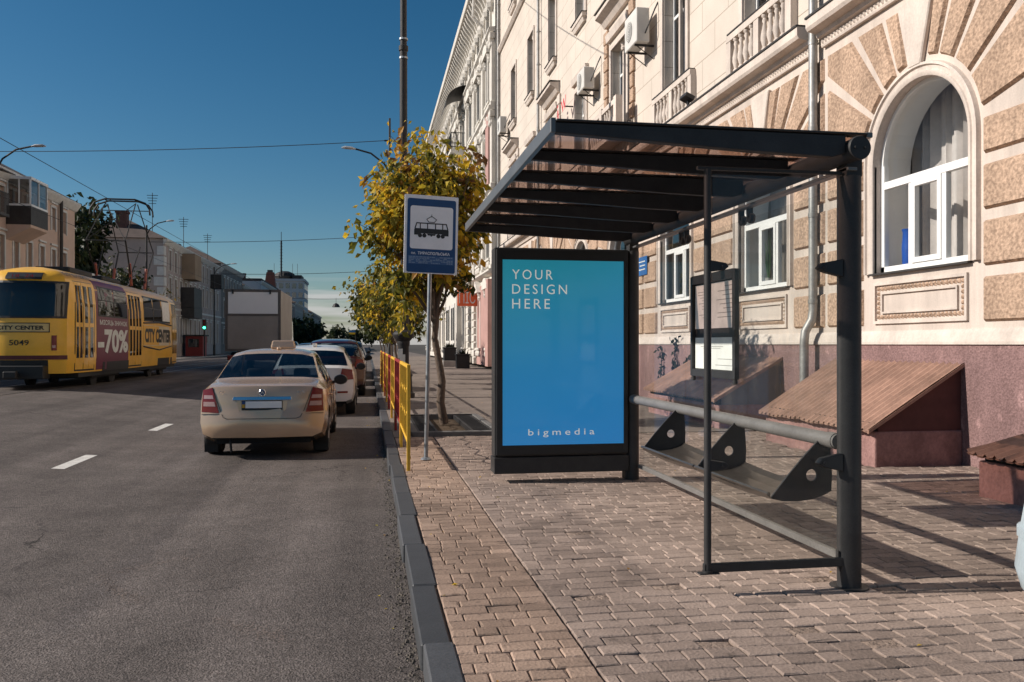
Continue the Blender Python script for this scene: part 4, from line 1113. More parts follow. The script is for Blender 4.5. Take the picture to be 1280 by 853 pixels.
# ------------------------------------------------------------------ houses across the street
M['old_brick'] = mat('old_brick', (.10, .05, .04), .9, var=.3, scale=3)
M['peach'] = mat('peach_wall', (.62, .455, .36), .9, var=.1, scale=.6, fine=.04, world=True, spec=.15)
M['pale_house'] = mat('pale_pinkish_wall', (.40, .335, .305), .9, var=.12, scale=.6, fine=.04, world=True, spec=.15)
M['grey_house'] = mat('grey_wall', (.22, .20, .185), .9, var=.16, scale=.5, fine=.05, world=True, spec=.15)
M['ochre_house'] = mat('ochre_wall', (.33, .245, .17), .9, var=.15, scale=.5, world=True, spec=.15)
M['slate_brown'] = mat('brown_slate', (.085, .06, .05), .85, var=.3, scale=1.2)
M['white_house'] = mat('white_wall', (.50, .50, .50), .9, var=.1, scale=.3, world=True, spec=.15)
def house(name, label, x, y0, y1, h, rows, bay, wm, dep=9.0, roof='hip', rh=2.6, hw=.45, trim=None, first=None, chim=()):
    """street house with its front on the plane x, facing the road; rows = (sill, head) per storey"""
    t = thing(name, label, 'house', (x, y0, 0))
    s = -1 if x < 0 else 1
    def X(d): return x - d if x < 0 else x + d
    trim = trim or M['offwhite']
    n = max(1, int((y1 - y0 - .8) / bay)); st = (y1 - y0 - n * bay) / 2
    cs = [y0 + st + (i + .5) * bay for i in range(n)]
    if first: cs = first
    b = MB(); zs = 0.0
    zz = [0.0] + [(rows[i][1] + rows[i + 1][0]) / 2 for i in range(len(rows) - 1)] + [h]
    for (a, e), z0, z1 in zip(rows, zz, zz[1:]):
        ye = y0
        for c in cs:
            b.quad((x, ye, z0), (x, ye, z1), (x, c - hw, z1), (x, c - hw, z0))
            b.quad((x, c - hw, z0), (x, c - hw, a), (x, c + hw, a), (x, c + hw, z0)); b.quad((x, c - hw, e), (x, c - hw, z1), (x, c + hw, z1), (x, c + hw, e))
            for q in (-1, 1): b.quad((x, c + q * hw, a), (X(.25), c + q * hw, a), (X(.25), c + q * hw, e), (x, c + q * hw, e))
            b.quad((x, c - hw, a), (x, c + hw, a), (X(.25), c + hw, a), (X(.25), c - hw, a)); b.quad((x, c - hw, e), (x, c + hw, e), (X(.25), c + hw, e), (X(.25), c - hw, e))
            ye = c + hw
        b.quad((x, ye, z0), (x, ye, z1), (x, y1, z1), (x, y1, z0))
    for yy in (y0, y1): b.quad((x, yy, -.3), (X(dep), yy, -.3), (X(dep), yy, h), (x, yy, h))
    b.quad((X(dep), y0, -.3), (X(dep), y1, -.3), (X(dep), y1, h), (X(dep), y0, h))
    b.quad((x, y0, h), (X(dep), y0, h), (X(dep), y1, h), (x, y1, h)); b.quad((x, y0, -.3), (x, y1, -.3), (x, y1, 0), (x, y0, 0))
    b.build('wall', wm, t)
    for (a, e) in rows:
        for c in cs:
            b = MB(); xa, xb = sorted((X(.16), X(.21)))
            b.box(xa, xb, c - hw, c - hw + .06, a, e); b.box(xa, xb, c + hw - .06, c + hw, a, e); b.box(xa, xb, c - .025, c + .025, a, e); b.box(xa, xb, c - hw, c + hw, e - .5, e - .45); b.box(xa, xb, c - hw, c + hw, a, a + .06)
            xa, xb = sorted((X(-.06), X(.0)))
            b.box(xa, xb, c - hw - .14, c - hw, a - .08, e + .12); b.box(xa, xb, c + hw, c + hw + .14, a - .08, e + .12); b.box(xa, xb, c - hw, c + hw, e, e + .16); xa, xb = sorted((X(-.12), X(.0))); b.box(xa, xb, c - hw - .2, c + hw + .2, e + .25, e + .36)
            o = b.build('window', trim, t)
            b = MB(); b.quad((X(.19), c - hw, a), (X(.19), c + hw, a), (X(.19), c + hw, e), (X(.19), c - hw, e)); b.build('pane', M['house_window'], o)
    b = MB(); xa, xb = sorted((X(-.35), X(.02)))
    b.prism([(X(.02), y0 - .1, h - .55), (X(-.12), y0 - .1, h - .5), (X(-.38), y0 - .1, h - .12), (X(-.38), y0 - .1, h + .02), (X(.02), y0 - .1, h + .02)], (0, y1 - y0 + .2, 0))
    z = zz[1] if len(zz) > 2 else h * .5
    xa, xb = sorted((X(-.08), X(0))); b.box(xa, xb, y0, y1, z - .1, z + .1)
    b.build('cornice', trim, t)
    b = MB()
    if roof == 'hip':
        e0, e1, f0, f1 = X(-.4), X(dep + .4), y0 - .3, y1 + .3; hh = h + .025
        k = min(dep / 2, (y1 - y0) / 2.2); xm = X(dep / 2)
        V = [(e0, f0, hh), (e1, f0, hh), (e1, f1, hh), (e0, f1, hh), (xm, f0 + k, hh + rh), (xm, f1 - k, hh + rh)]
        b.add(V, [(0, 1, 4), (1, 2, 5, 4), (2, 3, 5), (3, 0, 4, 5), (0, 3, 2, 1)])
    else:
        xa, xb = sorted((X(-.1), X(dep + .1))); b.box(xa, xb, y0 - .05, y1 + .05, h + .025, h + .5)
    r = b.build('roof', M['slate_brown'], t)
    for (cx, cy, ch) in chim:
        b = MB(); b.box(X(cx) - .5, X(cx) + .5, cy - .5, cy + .5, h, h + ch); b.box(X(cx) - .58, X(cx) + .58, cy - .58, cy + .58, h + ch - .25, h + ch); b.build('chimney', M['old_brick'], r)
    return t
h1 = house('peach_house', 'peach two storey house with a glazed dark balcony behind the tram', -20, 27.0, 62.4, 11.1, [(2.0, 4.0), (5.6, 7.5), (8.8, 10.2)], 1.95, M['peach'], hw=.36, chim=((1.2, 50.6, 3.2), (4, 40, 2)))
b = MB(); bx = -20
b.box(bx + .01, bx + 1.3, 51.15, 53.65, 8.0, 8.15); b.prism([(bx + .01, 51.15, 7.3), (bx + .01, 51.15, 8.0), (bx + 1.3, 51.15, 8.0)], (0, 2.5, 0))
b.build('balcony_base', M['peach'], h1)
b = MB(); b.box(bx + .02, bx + 1.32, 51.13, 53.67, 8.15, 9.2); o = b.build('balcony', M['flashing'], h1)
b = MB()
for y in (51.15, 52.35, 53.6): b.box(bx + 1.22, bx + 1.30, y, y + .07, 9.2, 10.75)
for x in (bx + .05, bx + .65): b.box(x, x + .07, 51.15, 51.22, 9.2, 10.75)
b.box(bx + .03, bx + 1.32, 51.13, 51.21, 9.2, 9.32); b.box(bx + 1.22, bx + 1.32, 51.15, 53.67, 9.2, 9.32); b.box(bx + .03, bx + 1.34, 51.11, 53.69, 10.7, 10.85)
b.build('balcony_frame', M['white'], o)
b = MB(); b.quad((bx + 1.26, 51.15, 9.2), (bx + 1.26, 53.65, 9.2), (bx + 1.26, 53.65, 10.7), (bx + 1.26, 51.15, 10.7)); b.quad((bx + .05, 51.18, 9.2), (bx + 1.26, 51.18, 9.2), (bx + 1.26, 51.18, 10.7), (bx + .05, 51.18, 10.7)); b.build('balcony_glass', M['window'], o)
b = MB(); b.tube([(bx + .18, 59.3, 11), (bx + .18, 59.3, 0)], .11, 8); b.build('drain_pipe', M['flashing'], h1)
b = MB(); b.box(bx + .01, bx + 1.1, 47.0, 48.8, 8.2, 8.35)
for i in range(14): b.box(bx + 1.06, bx + 1.09, 47.0 + i * .135, 47.03 + i * .135, 8.35, 9.4)
b.box(bx + 1.04, bx + 1.1, 47.0, 48.8, 9.4, 9.46); b.prism([(bx + .01, 46.9, 11.0), (bx + 1.3, 46.9, 10.55), (bx + 1.3, 46.9, 10.5), (bx + .01, 46.9, 10.9)], (0, 2.2, 0))
b.build('small_balcony', M['flashing'], h1)
h2 = house('pale_house', 'long pale pinkish house with dark closed balconies beyond the dark green tree', -20, 88, 121, 11.9, [(1.6, 4.2), (6.0, 8.2), (9.0, 11.0)], 2.5, M['pale_house'], rh=2.4, hw=.5, chim=((4.5, 90.5, 3.0), (6, 100, 2.4), (4, 112, 2.2)))
for (z0, z1, y0, y1, k) in ((8.5, 11.3, 96.2, 99.8, 1), (4.3, 7.6, 95.8, 100.2, 0), (8.6, 10.4, 113, 115, 0)):
    b = MB(); b.box(-19.99, -18.6, y0, y1, z0, z0 + 1.1); b.box(-19.98, -18.62, y0 + .02, y1 - .02, z0 + 1.1, z1)
    b.build('closed_balcony', M['ochre_house'] if k else M['flashing'], h2, bevel=.02)
b = MB()
for z in range(0, 11): b.box(-20.0, -19.93, 88.02, 89.0 if z % 2 else 88.7, z * 1.02 + .1, z * 1.02 + .95); b.box(-20.9 if z % 2 else -20.6, -20.0, 87.94, 88.0, z * 1.02 + .1, z * 1.02 + .95)
b.build('quoins', M['offwhite'], h2)
far = [('grey_house', 'dark grey gabled house joined to the end of the pale pinkish house', -20, 121.2, 141, 12.6, M['grey_house'], 3.0, 'hip'),
       ('ochre_house', 'small ochre house front above the cargo truck in the distance', -20, 141.5, 164, 11.0, M['ochre_house'], 3.1, 'hip'),
       ('white_house', 'stepped white house behind the cargo truck roof', -20, 165, 196, 13.4, M['white_house'], 3.6, 'flat'),
       ('grey_house', 'grey house right of the cargo truck in the distance', -20, 200, 236, 12.0, M['grey_house'], 3.3, 'hip'),
       ('pale_house', 'pale narrow house in the distance beside the far trees', -20, 240, 270, 13.0, M['pale_house'], 3.4, 'hip'),
       ('ochre_house', 'distant ochre house front above the parked cars', -20, 274, 305, 12.0, M['ochre_house'], 3.4, 'hip'),
       ('grey_house', 'farthest grey house at the end of the left row', -20, 310, 372, 13.0, M['grey_house'], 4.4, 'hip')]
for (nm, lab, x, y0, y1, h, wm, bay, rf) in far:
    house(nm, lab, x, y0, y1, h, [(1.5, 3.6), (5.2, 7.6), (8.8, 10.8)], bay, wm, roof=rf, rh=2.8, hw=.6, dep=10, chim=((4, y0 + 5, 1.8),))
tw = thing('white_tower_block', 'white block with a dark rooftop and antenna mast standing above the distant roofs', 'building', (-27, 290, 0))
b = MB(); b.prism([(-32, 288, 0), (-21, 288, 0), (-21, 306, 0), (-32, 306, 0)], (0, 0, 22.4)); b.box(-32.3, -20.7, 287.7, 306.3, 22.4, 23.2); b.build('wall', M['white_house'], tw)
for z in (11, 14.0, 17.0, 20.0):
    b = MB()
    for i in range(5): b.box(-31.2 + i * 2.1, -29.9 + i * 2.1, 287.93, 287.99, z, z + 1.7)
    for i in range(7): b.box(-20.99, -20.93, 289 + i * 2.4, 290.3 + i * 2.4, z, z + 1.7)
    b.build('window_row', M['window'], tw)
b = MB(); b.lathe([(3.2, 23.2), (3.6, 24.6), (3.0, 25.6), (1.4, 26.3)], (-28, 296, 0), 12); b.box(-25, -22, 290, 300, 23.2, 24.6); b.build('rooftop_cabin', M['iron'], tw)
b = MB(); b.tube([(-28.6, 290, 24), (-28.6, 290, 36)], .28, 6)
b.tube([(-28.6, 290, 36), (-28.6, 290, 39)], .10, 6)
for z in range(25, 36): b.box(-29.1, -28.1, 289.95, 290.05, z, z + .08)
for x in (-25, -23.4, -31): b.tube([(x, 291, 24), (x, 291, 28.5)], .06, 5)
b.build('antenna_mast', M['iron'], tw)
bt_ = thing('brick_chimney', 'tapered red brick chimney stack above the cargo truck', 'chimney', (-24.2, 218, 0))
b = MB(); b.prism([(-26, 216, 8), (-22.6, 216, 8), (-22.6, 220, 8), (-26, 220, 8)], (0, 0, 4))
b.add([(-26, 216, 12), (-22.6, 216, 12), (-22.6, 220, 12), (-26, 220, 12), (-25.0, 217, 19.4), (-23.2, 217, 19.4), (-23.2, 219, 19.4), (-25.0, 219, 19.4)], [(0, 1, 5, 4), (1, 2, 6, 5), (2, 3, 7, 6), (3, 0, 4, 7), (4, 5, 6, 7)])
b.box(-26, -22.6, 216, 220, -.3, 8); b.build('stack', M['brick'], bt_)
b = MB(); b.box(-24.8, -23.6, 217.2, 218.8, 19.4, 20.0); b.build('cap', M['slate'], bt_)
for (x, y, z, h, lab) in ((-22, 92, 13.5, 3.6, 'tall rooftop aerial on the hipped end of the pale house'), (-21.4, 104, 13.0, 3.4, 'rooftop aerial at the middle of the pale house'), (-21.4, 119, 13.0, 3.4, 'rooftop aerial at the far end of the pale house')):
    t = thing('roof_aerial', lab, 'aerial', (x, y, z), 'aerials on the pale house roof')
    b = MB(); b.tube([(x, y, z - 1.5), (x, y, z + h)], .035, 5); b.build('mast', M['iron'], t)
    b = MB()
    for k in range(4): b.box(x - .55 + .06 * k, x + .55 - .06 * k, y - .025, y + .025, z + h - .3 - k * .28, z + h - .25 - k * .28)
    b.build('crossbars', M['iron'], t)
t = thing('garage_shed', 'small white shed between the peach house and the dark tree', 'shed', (-22, 66, 0))
b = MB(); b.box(-25, -20.5, 64, 69, -.3, 6.4); b.build('wall', M['white_house'], t)
b = MB(); b.prism([(-25.3, 63.7, 6.4), (-20.2, 63.7, 6.4), (-20.2, 63.7, 6.7), (-25.3, 63.7, 7.4)], (0, 5.6, 0)); b.build('roof', M['offwhite'], t)
b = MB(); b.box(-24, -21.5, 63.95, 63.995, 1.0, 5.2); b.build('door', M['grey_house'], t)
# ------------------------------------------------------------------ cars
M['beige_paint'] = mat('beige_car_paint', (.60, .415, .275), .26, .4, var=.05, scale=3, coat=.8)
M['white_paint'] = mat('white_car_paint', (.66, .64, .61), .32, .05, var=.05, scale=3, coat=.8)
M['red_paint'] = mat('dark_red_car_paint', (.045, .006, .008), .3, .2, var=.06, scale=3, coat=.9)
M['grey_paint'] = mat('grey_car_paint', (.20, .21, .22), .35, .5, var=.06, scale=3, coat=.8)
M['blue_paint'] = mat('blue_car_paint', (.06, .10, .16), .35, .5, var=.06, scale=3, coat=.8)
M['lens_red'] = mat('red_lens', (.16, .008, .010), .25, var=.12, scale=12, coat=.25)
M['lens_clear'] = mat('clear_lens', (.42, .27, .26), .25, .1, var=.1, scale=20, coat=.3)
M['chrome'] = mat('chrome', (.62, .63, .65), .16, 1.0, var=.05)
M['plate'] = mat('number_plate', (.80, .80, .80), .5, var=.06)
M['seat_cloth'] = mat('seat_cloth', (.03, .03, .032), .9, var=.2)
def lerp(a, b, t): return a + (b - a) * t
def interp(tab, y):
    if y <= tab[0][0]: return tab[0][1]
    for (a, p), (c, q) in zip(tab, tab[1:]):
        if y <= c: return lerp(p, q, (y - a) / (c - a))
    return tab[-1][1]
def smooth_interp(tab, y):
    return sum(interp(tab, y + d) * w for d, w in ((-.10, .15), (-.05, .2), (0, .3), (.05, .2), (.10, .15)))

class Car:
    """car body lofted from cross sections; local axes: x across, y from the tail forward, z up"""
    def __init__(s, P): s.P = P; s.W = P['W']; s.L = P['L']; s.H = P['H']
    def rp(s, z): return interp(s.P['tail'], z)
    def pc(s, x): return s.P.get('bow', .16) * (min(1, abs(x) / (s.W / 2)) ** 3)
    def rear(s, x, z): return s.rp(z) + s.pc(x)
    def section(s, y):
        P = s.P; W, L, H = s.W, s.L, s.H
        w = W / 2 * smooth_interp([(0, .955), (.25, .985), (.8, 1), (L - .9, 1), (L - .3, .95), (L, .80)], y)
        zt = smooth_interp(P['top'], y) if .12 < y < L - .1 else interp(P['top'], y)
        zb = min(interp(P['belt'], y), zt - .035)
        g = max(0, min(1, (zt - zb - .05) / (H - P['belt'][0][1] - .05)))
        zl = interp(P['sill'], y)
        bx = w * .955
        rx = lerp(w * .86, P['roofw'], g)
        rz = zt - .012 - .045 * g
        pts = [(0, zl), (w * .80, zl), (w * .95, zl + .05), (w * .992, zl + .20), (w, lerp(zl, zb, .58)), (w * .985, lerp(zl, zb, .84)), (bx + .012, zb - .02), (bx, zb)]
        a, c = (bx, zb), (rx, rz)
        pts += [(lerp(a[0], c[0], .12) + .012 * g, lerp(a[1], c[1], .10)), (lerp(a[0], c[0], .5) + .03 * g, lerp(a[1], c[1], .5)), (lerp(a[0], c[0], .88) + .012 * g, lerp(a[1], c[1], .90)), c]
        pts += [(rx * .72, lerp(rz, zt, .72)), (rx * .36, lerp(rz, zt, .95)), (0, zt)]
        return pts
    def build(s, root, paint):
        P = s.P; L = s.L; BLEND = .55
        ys = sorted(set([0, .03, .08, .15, .22, L - .5, L - .3, L - .15, L - .05, L] + P['stations'] + [i * L / 18 for i in range(1, 18)]))
        ys = [y for i, y in enumerate(ys) if i == 0 or y - ys[i - 1] > .012 or y in P['stations']]
        rings = []; m = 0; V = []; F = []; K = []
        def mp(x, y, z):
            if y < BLEND: 
                k = 1 - y / BLEND; k = k * k * (3 - 2 * k); return (x, y + (s.rp(z) + s.pc(x)) * k, z)
            if y > L - .6:
                k = 1 - (L - y) / .6; k = k * k * (3 - 2 * k); return (x, y - (.22 * (abs(x) / (s.W / 2)) ** 3 + .10 * max(0, z - .5)) * k, z)
            return (x, y, z)
        for y in ys:
            h = s.section(y); ring = [(x, z) for x, z in h] + [(-x, z) for x, z in reversed(h[1:-1])]
            m = len(ring); rings.append(ring)
            V += [mp(x, y, z) for x, z in ring]
        nh = len(s.section(0))
        for i in range(len(ys) - 1):
            ym = (ys[i] + ys[i + 1]) / 2
            for j in range(m):
                F.append((i * m + j, i * m + (j + 1) % m, (i + 1) * m + (j + 1) % m, (i + 1) * m + j))
                js = j if j < nh - 1 else (2 * (nh - 1) - 1 - j)
                k = 0
                if js in (8, 9) and any(a < ym < c for a, c in P['side']): k = 1
                if js in (11, 12, 13) and any(a < ym < c for a, c in P['ends']): k = 1
                if js in (0,): k = 2
                K.append(k)
        for end, y in ((0, 0), (len(ys) - 1, L)):
            prev = [end * m + j for j in range(m)]; ring = rings[end]
            zc = (min(z for x, z in ring) + max(z for x, z in ring)) / 2
            for q in (.86, .62, .34):
                st = len(V); V += [mp(x * q, y, zc + (z - zc) * q) for x, z in ring]; cur = [st + j for j in range(m)]
                for j in range(m):
                    f = (prev[j], cur[j], cur[(j + 1) % m], prev[(j + 1) % m]); F.append(f if end else tuple(reversed(f))); K.append(0)
                prev = cur
            F.append(tuple(reversed(prev)) if end == 0 else tuple(prev)); K.append(0)
        V = [tuple(v) for v in V]
        me = bpy.data.meshes.new('body'); me.from_pydata(V, [], F)
        for q in (paint, M['carglass'], M['dark']): me.materials.append(q)
        me.polygons.foreach_set('material_index', K)
        bm = bmesh.new(); bm.from_mesh(me); bmesh.ops.recalc_face_normals(bm, faces=bm.faces); bm.to_mesh(me); bm.free()
        ob = bpy.data.objects.new('body', me); C.objects.link(ob)
        cb = MB()
        for wy in P['axles']:
            for sx in (-1, 1):
                x0 = sx * (s.W / 2 - .30); x1 = sx * (s.W / 2 + .3)
                cb.lathe([(P['arch'], min(x0, x1)), (P['arch'], max(x0, x1))], (0, wy, P['wr'] + .01), 28, axis='x', k=0)
        cut = cb.build('cutter', M['dark'])
        md = ob.modifiers.new('arches', 'BOOLEAN'); md.object = cut; md.operation = 'DIFFERENCE'; md.solver = 'EXACT'
        try: md.material_mode = 'TRANSFER'
        except Exception: pass
        dg = bpy.context.evaluated_depsgraph_get()
        nm = bpy.data.meshes.new_from_object(ob.evaluated_get(dg))
        bpy.data.objects.remove(cut); bpy.data.objects.remove(ob)
        gl = bmesh.new(); gl.from_mesh(nm)
        bmesh.ops.delete(gl, geom=[f for f in gl.faces if f.material_index != 1], context='FACES')
        gm_ = bpy.data.meshes.new('windows'); gl.to_mesh(gm_); gl.free(); gm_.materials.clear(); gm_.materials.append(M['carglass'])
        gm_.polygons.foreach_set('material_index', [0] * len(gm_.polygons))
        bb_ = bmesh.new(); bb_.from_mesh(nm)
        bmesh.ops.delete(bb_, geom=[f for f in bb_.faces if f.material_index == 1], context='FACES')
        bb_.to_mesh(nm); bb_.free(); nm.name = 'body'
        names = [q.name for q in nm.materials if q]
        for msh in (nm, gm_):
            msh.polygons.foreach_set('use_smooth', [True] * len(msh.polygons)); msh.set_sharp_from_angle(angle=Rd(38))
        bo = bpy.data.objects.new('body', nm); C.objects.link(bo); bo.parent = root
        go = bpy.data.objects.new('windows', gm_); C.objects.link(go); go.parent = root
        # wheels
        for wy in P['axles']:
            for sx in (-1, 1):
                r = P['wr']; xo = sx * (s.W / 2 - .115); b = MB()
                prof = [(r * .62, -.10), (r * .92, -.105), (r * .99, -.08), (r, -.03), (r, .03), (r * .99, .08), (r * .92, .105), (r * .62, .10)]
                b.lathe(prof, (xo, wy, r), 26, axis='x', cap=False)
                w_ = b.build('wheel', M['rubber'], root, smooth=50)
                b = MB(); b.lathe([(.02, sx * .075), (r * .2, sx * .08), (r * .55, sx * .055), (r * .66, sx * .095), (r * .68, sx * .09)], (xo, wy, r), 20, axis='x', cap=False)
                for k in range(5):
                    a = k * 2 * math.pi / 5
                    b.tube([(xo + sx * .085, wy, r), (xo + sx * .085, wy + r * .62 * math.cos(a), r + r * .62 * math.sin(a))], .03, 6)
                b.build('rim', M['rim'], w_, smooth=40)
        # cabin: seats seen through the panes
        for sx in (-.36, .36):
            b = MB(); b.box(sx - .24, sx + .24, L * .5, L * .5 + .14, .35, .98); b.box(sx - .13, sx + .13, L * .5 - .02, L * .5 + .09, 1.0, 1.17)
            b.build('front_seat', M['seat_cloth'], root, bevel=.05, seg=3, smooth=40)
        b = MB(); b.box(-.6, .6, L * .29, L * .29 + .14, .35, .93)
        for sx in (-.36, .36): b.box(sx - .13, sx + .13, L * .29, L * .29 + .09, .94, 1.07)
        b.build('rear_seat', M['seat_cloth'], root, bevel=.04, seg=2, smooth=40)
        b = MB(); b.box(-.66, .66, L - 1.75, L - 1.3, .6, .92); b.build('dashboard', M['seat_cloth'], root, bevel=.04)
        # door mirrors
        for sx in (-1, 1):
            b = MB(); y = L - 1.62; zb = interp(P['belt'], y)
            b.lathe([(.02, -.05), (.075, -.045), (.085, .0), (.07, .06), (.02, .085)], (0, 0, 0), 14, axis='y')
            b.v = [(v[0] * 1.35 + sx * (s.W / 2 + .10), v[1] + y, v[2] + zb + .05) for v in b.v]
            b.tube([(sx * (s.W / 2 - .04), y + .02, zb), (sx * (s.W / 2 + .05), y + .02, zb + .03)], .025, 6)
            b.build('door_mirror', P.get('mirror', M['black']), root, smooth=50)
        return bo
    def patch(s, mb, corners, off=.008, n=6, k=0, y0=None):
        """quad patch (x,z corners, counter-clockwise from lower left) laid over the tail, with turned-in edges"""
        a, b_, c, d = [Vector(q) for q in corners]; vs = []
        for j in range(n + 1):
            for i in range(n + 1):
                u, v = i / n, j / n
                p = (a * (1 - u) + b_ * u) * (1 - v) + (d * (1 - u) + c * u) * v
                vs.append((p.x, s.rear(p.x, p.y) - off, p.y))
        m_ = n + 1
        fs = [(j * m_ + i, j * m_ + i + 1, (j + 1) * m_ + i + 1, (j + 1) * m_ + i) for j in range(n) for i in range(n)]
        loop = list(range(m_)) + [j * m_ + n for j in range(1, m_)] + [n * m_ + i for i in range(n - 1, -1, -1)] + [j * m_ for j in range(n - 1, 0, -1)]
        o = len(vs); vs += [(vs[q][0], vs[q][1] + off + .03, vs[q][2]) for q in loop]
        fs += [(loop[(i + 1) % len(loop)], loop[i], o + i, o + (i + 1) % len(loop)) for i in range(len(loop))]
        mb.add(vs, fs, k)

SEDAN = dict(W=1.70, L=4.34, H=1.49, roofw=.56, wr=.305, arch=.355, axles=(.86, 3.44), bow=.17,
    tail=[(.2, .10), (.27, .03), (.34, .0), (.56, .0), (.60, .015), (.625, .055), (.80, .065), (.96, .10), (1.02, .13)],
    sill=[(0, .30), (.3, .24), (.5, .20), (3.9, .20), (4.34, .26)],
    top=[(0, .985), (.10, 1.01), (.62, 1.045), (.80, 1.075), (1.0, 1.19), (1.42, 1.43), (1.62, 1.475), (2.1, 1.49), (2.45, 1.48), (2.62, 1.45), (3.05, 1.14), (3.3, 1.0), (3.5, .965), (4.0, .86), (4.2, .78), (4.34, .62)],
    belt=[(0, .93), (1.2, .93), (2.9, .91), (3.4, .90), (4.34, .60)],
    side=[(1.08, 1.50), (1.56, 2.22), (2.30, 3.02)], ends=[(.80, 1.40), (2.62, 3.26)],
    stations=[.62, .80, .9, 1.0, 1.08, 1.2, 1.40, 1.50, 1.56, 1.62, 2.22, 2.30, 2.45, 2.62, 2.85, 3.02, 3.26])
HATCH = dict(W=1.80, L=4.25, H=1.54, roofw=.60, wr=.32, arch=.375, axles=(.78, 3.38), bow=.15,
    tail=[(.2, .10), (.3, .02), (.40, .0), (.62, .0), (.68, .05), (.9, .07), (1.02, .09), (1.2, .10)],
    sill=[(0, .32), (.3, .26), (.5, .22), (3.8, .22), (4.25, .28)],
    top=[(0, 1.04), (.12, 1.10), (.42, 1.40), (.52, 1.46), (.9, 1.52), (1.6, 1.54), (2.3, 1.53), (2.55, 1.48), (3.05, 1.15), (3.25, 1.04), (3.5, 1.0), (4.0, .88), (4.25, .66)],
    belt=[(0, .99), (1.2, .99), (2.9, .95), (3.4, .93), (4.25, .62)],
    side=[(.55, 1.00), (1.06, 1.86), (1.94, 2.95)], ends=[(.12, .46), (2.52, 3.22)],
    stations=[.12, .2, .3, .42, .46, .55, .75, 1.0, 1.06, 1.86, 1.94, 2.3, 2.52, 2.75, 2.95, 3.22])
SUV = dict(HATCH, W=1.86, L=4.5, H=1.72, roofw=.64, wr=.35, arch=.41, axles=(.82, 3.55), top=[(0, 1.14), (.12, 1.2), (.36, 1.58), (.46, 1.64), (.9, 1.70), (1.7, 1.72), (2.4, 1.71), (2.7, 1.64), (3.2, 1.3), (3.4, 1.17), (3.7, 1.12), (4.2, 1.02), (4.5, .76)],
    belt=[(0, 1.09), (1.2, 1.09), (3.0, 1.05), (3.6, 1.03), (4.5, .72)], side=[(.52, 1.05), (1.12, 1.95), (2.03, 3.1)], ends=[(.12, .40), (2.68, 3.36)],
    stations=[.12, .2, .3, .36, .40, .46, .52, .75, 1.05, 1.12, 1.95, 2.03, 2.4, 2.68, 2.9, 3.1, 3.36], tail=[(.2, .10), (.3, .02), (.45, .0), (.68, .0), (.74, .05), (1.0, .07), (1.15, .09), (1.3, .10)])

def tail_lights(c, root, z0, z1, x0, x1, white=True):
    hw = c.W / 2
    for s in (-1, 1):
        b = MB()
        q = [(s * x0[0], z0), (s * x0[1], z0 + .01), (s * x1[1], z1 - .03), (s * x1[0], z1)]
        if s < 0: q = [q[1], q[0], q[3], q[2]]
        c.patch(b, q, .010)
        o = b.build('tail_light', M['lens_red'], root, smooth=50)
        if white:
            for (f0, f1) in ((.26, .44), (.56, .70)):
                a0, a1 = lerp(x0[0], x1[0], f0), lerp(x0[1], x1[1], f0); b0, b1 = lerp(x0[0], x1[0], f1), lerp(x0[1], x1[1], f1)
                q = [(s * (a0 + .02), lerp(z0, z1, f0)), (s * (a1 - .02), lerp(z0, z1, f0)), (s * (b1 - .02), lerp(z0, z1, f1)), (s * (b0 + .02), lerp(z0, z1, f1))]
                if s < 0: q = [q[1], q[0], q[3], q[2]]
                b = MB(); c.patch(b, q, .013, 4); b.build('clear_lens', M['lens_clear'], o, smooth=50)
    for s in (-1, 1):
        b = MB(); y = c.L - .16; b.lathe([(.02, .1), (.10, .06), (.12, 0), (.02, -.08)], (s * (hw - .26), y, .66), 10, axis='y'); b.build('headlight', M['lens_clear'], root, smooth=50)

def place(root, x, y, rz=0.0):
    root.location = (x, y, road_z(x)); root.rotation_euler = (0, 0, rz)

# the taxi nearest the camera
tx = thing('taxi', 'beige sedan taxi with a roof sign parked by the kerb, the nearest car', 'car', (0, 0, 0))
c = Car(SEDAN); c.build(tx, M['beige_paint'])
tail_lights(c, tx, .63, .965, (.565, .80), (.66, .785))
b = MB()    # shut lines of the boot lid and the bumper
def seam(pts, wd=.007, off=.004):
    for (xa, za), (xb, zb) in zip(pts, pts[1:]):
        n = 6
        for i in range(n):
            x0, z0 = lerp(xa, xb, i / n), lerp(za, zb, i / n); x1, z1 = lerp(xa, xb, (i + 1) / n), lerp(za, zb, (i + 1) / n)
            d = Vector((x1 - x0, z1 - z0)).normalized(); nx, nz = -d.y * wd / 2, d.x * wd / 2
            b.quad(*[(x, c.rear(x, z) - off, z) for x, z in ((x0 - nx, z0 - nz), (x1 - nx, z1 - nz), (x1 + nx, z1 + nz), (x0 + nx, z0 + nz))])
seam([(-.655, .965), (-.545, .66), (-.50, .575), (-.45, .555), (.45, .555), (.50, .575), (.545, .66), (.655, .965)])
seam([(-.80, .612), (-.56, .618)]); seam([(.56, .618), (.80, .612)])
b.build('boot_seams', M['black'], tx)
b = MB(); c.patch(b, [(-.30, .655), (.30, .655), (.345, .83), (-.345, .83)], .004, 4); b.build('plate_recess', M['beige_paint'], tx)
b = MB(); c.patch(b, [(-.265, .665), (.265, .665), (.265, .795), (-.265, .795)], .016, 2)
pl = b.build('number_plate', M['black'], tx)
b = MB(); c.patch(b, [(-.215, .695), (.255, .695), (.255, .785), (-.215, .785)], .0185, 2); b.build('plate_blank', M['plate'], pl)
b = MB(); c.patch(b, [(-.258, .745), (-.222, .745), (-.222, .785), (-.258, .785)], .0185, 1); b.build('plate_blue', mat('plate_blue', (.02, .06, .2), .5), pl)
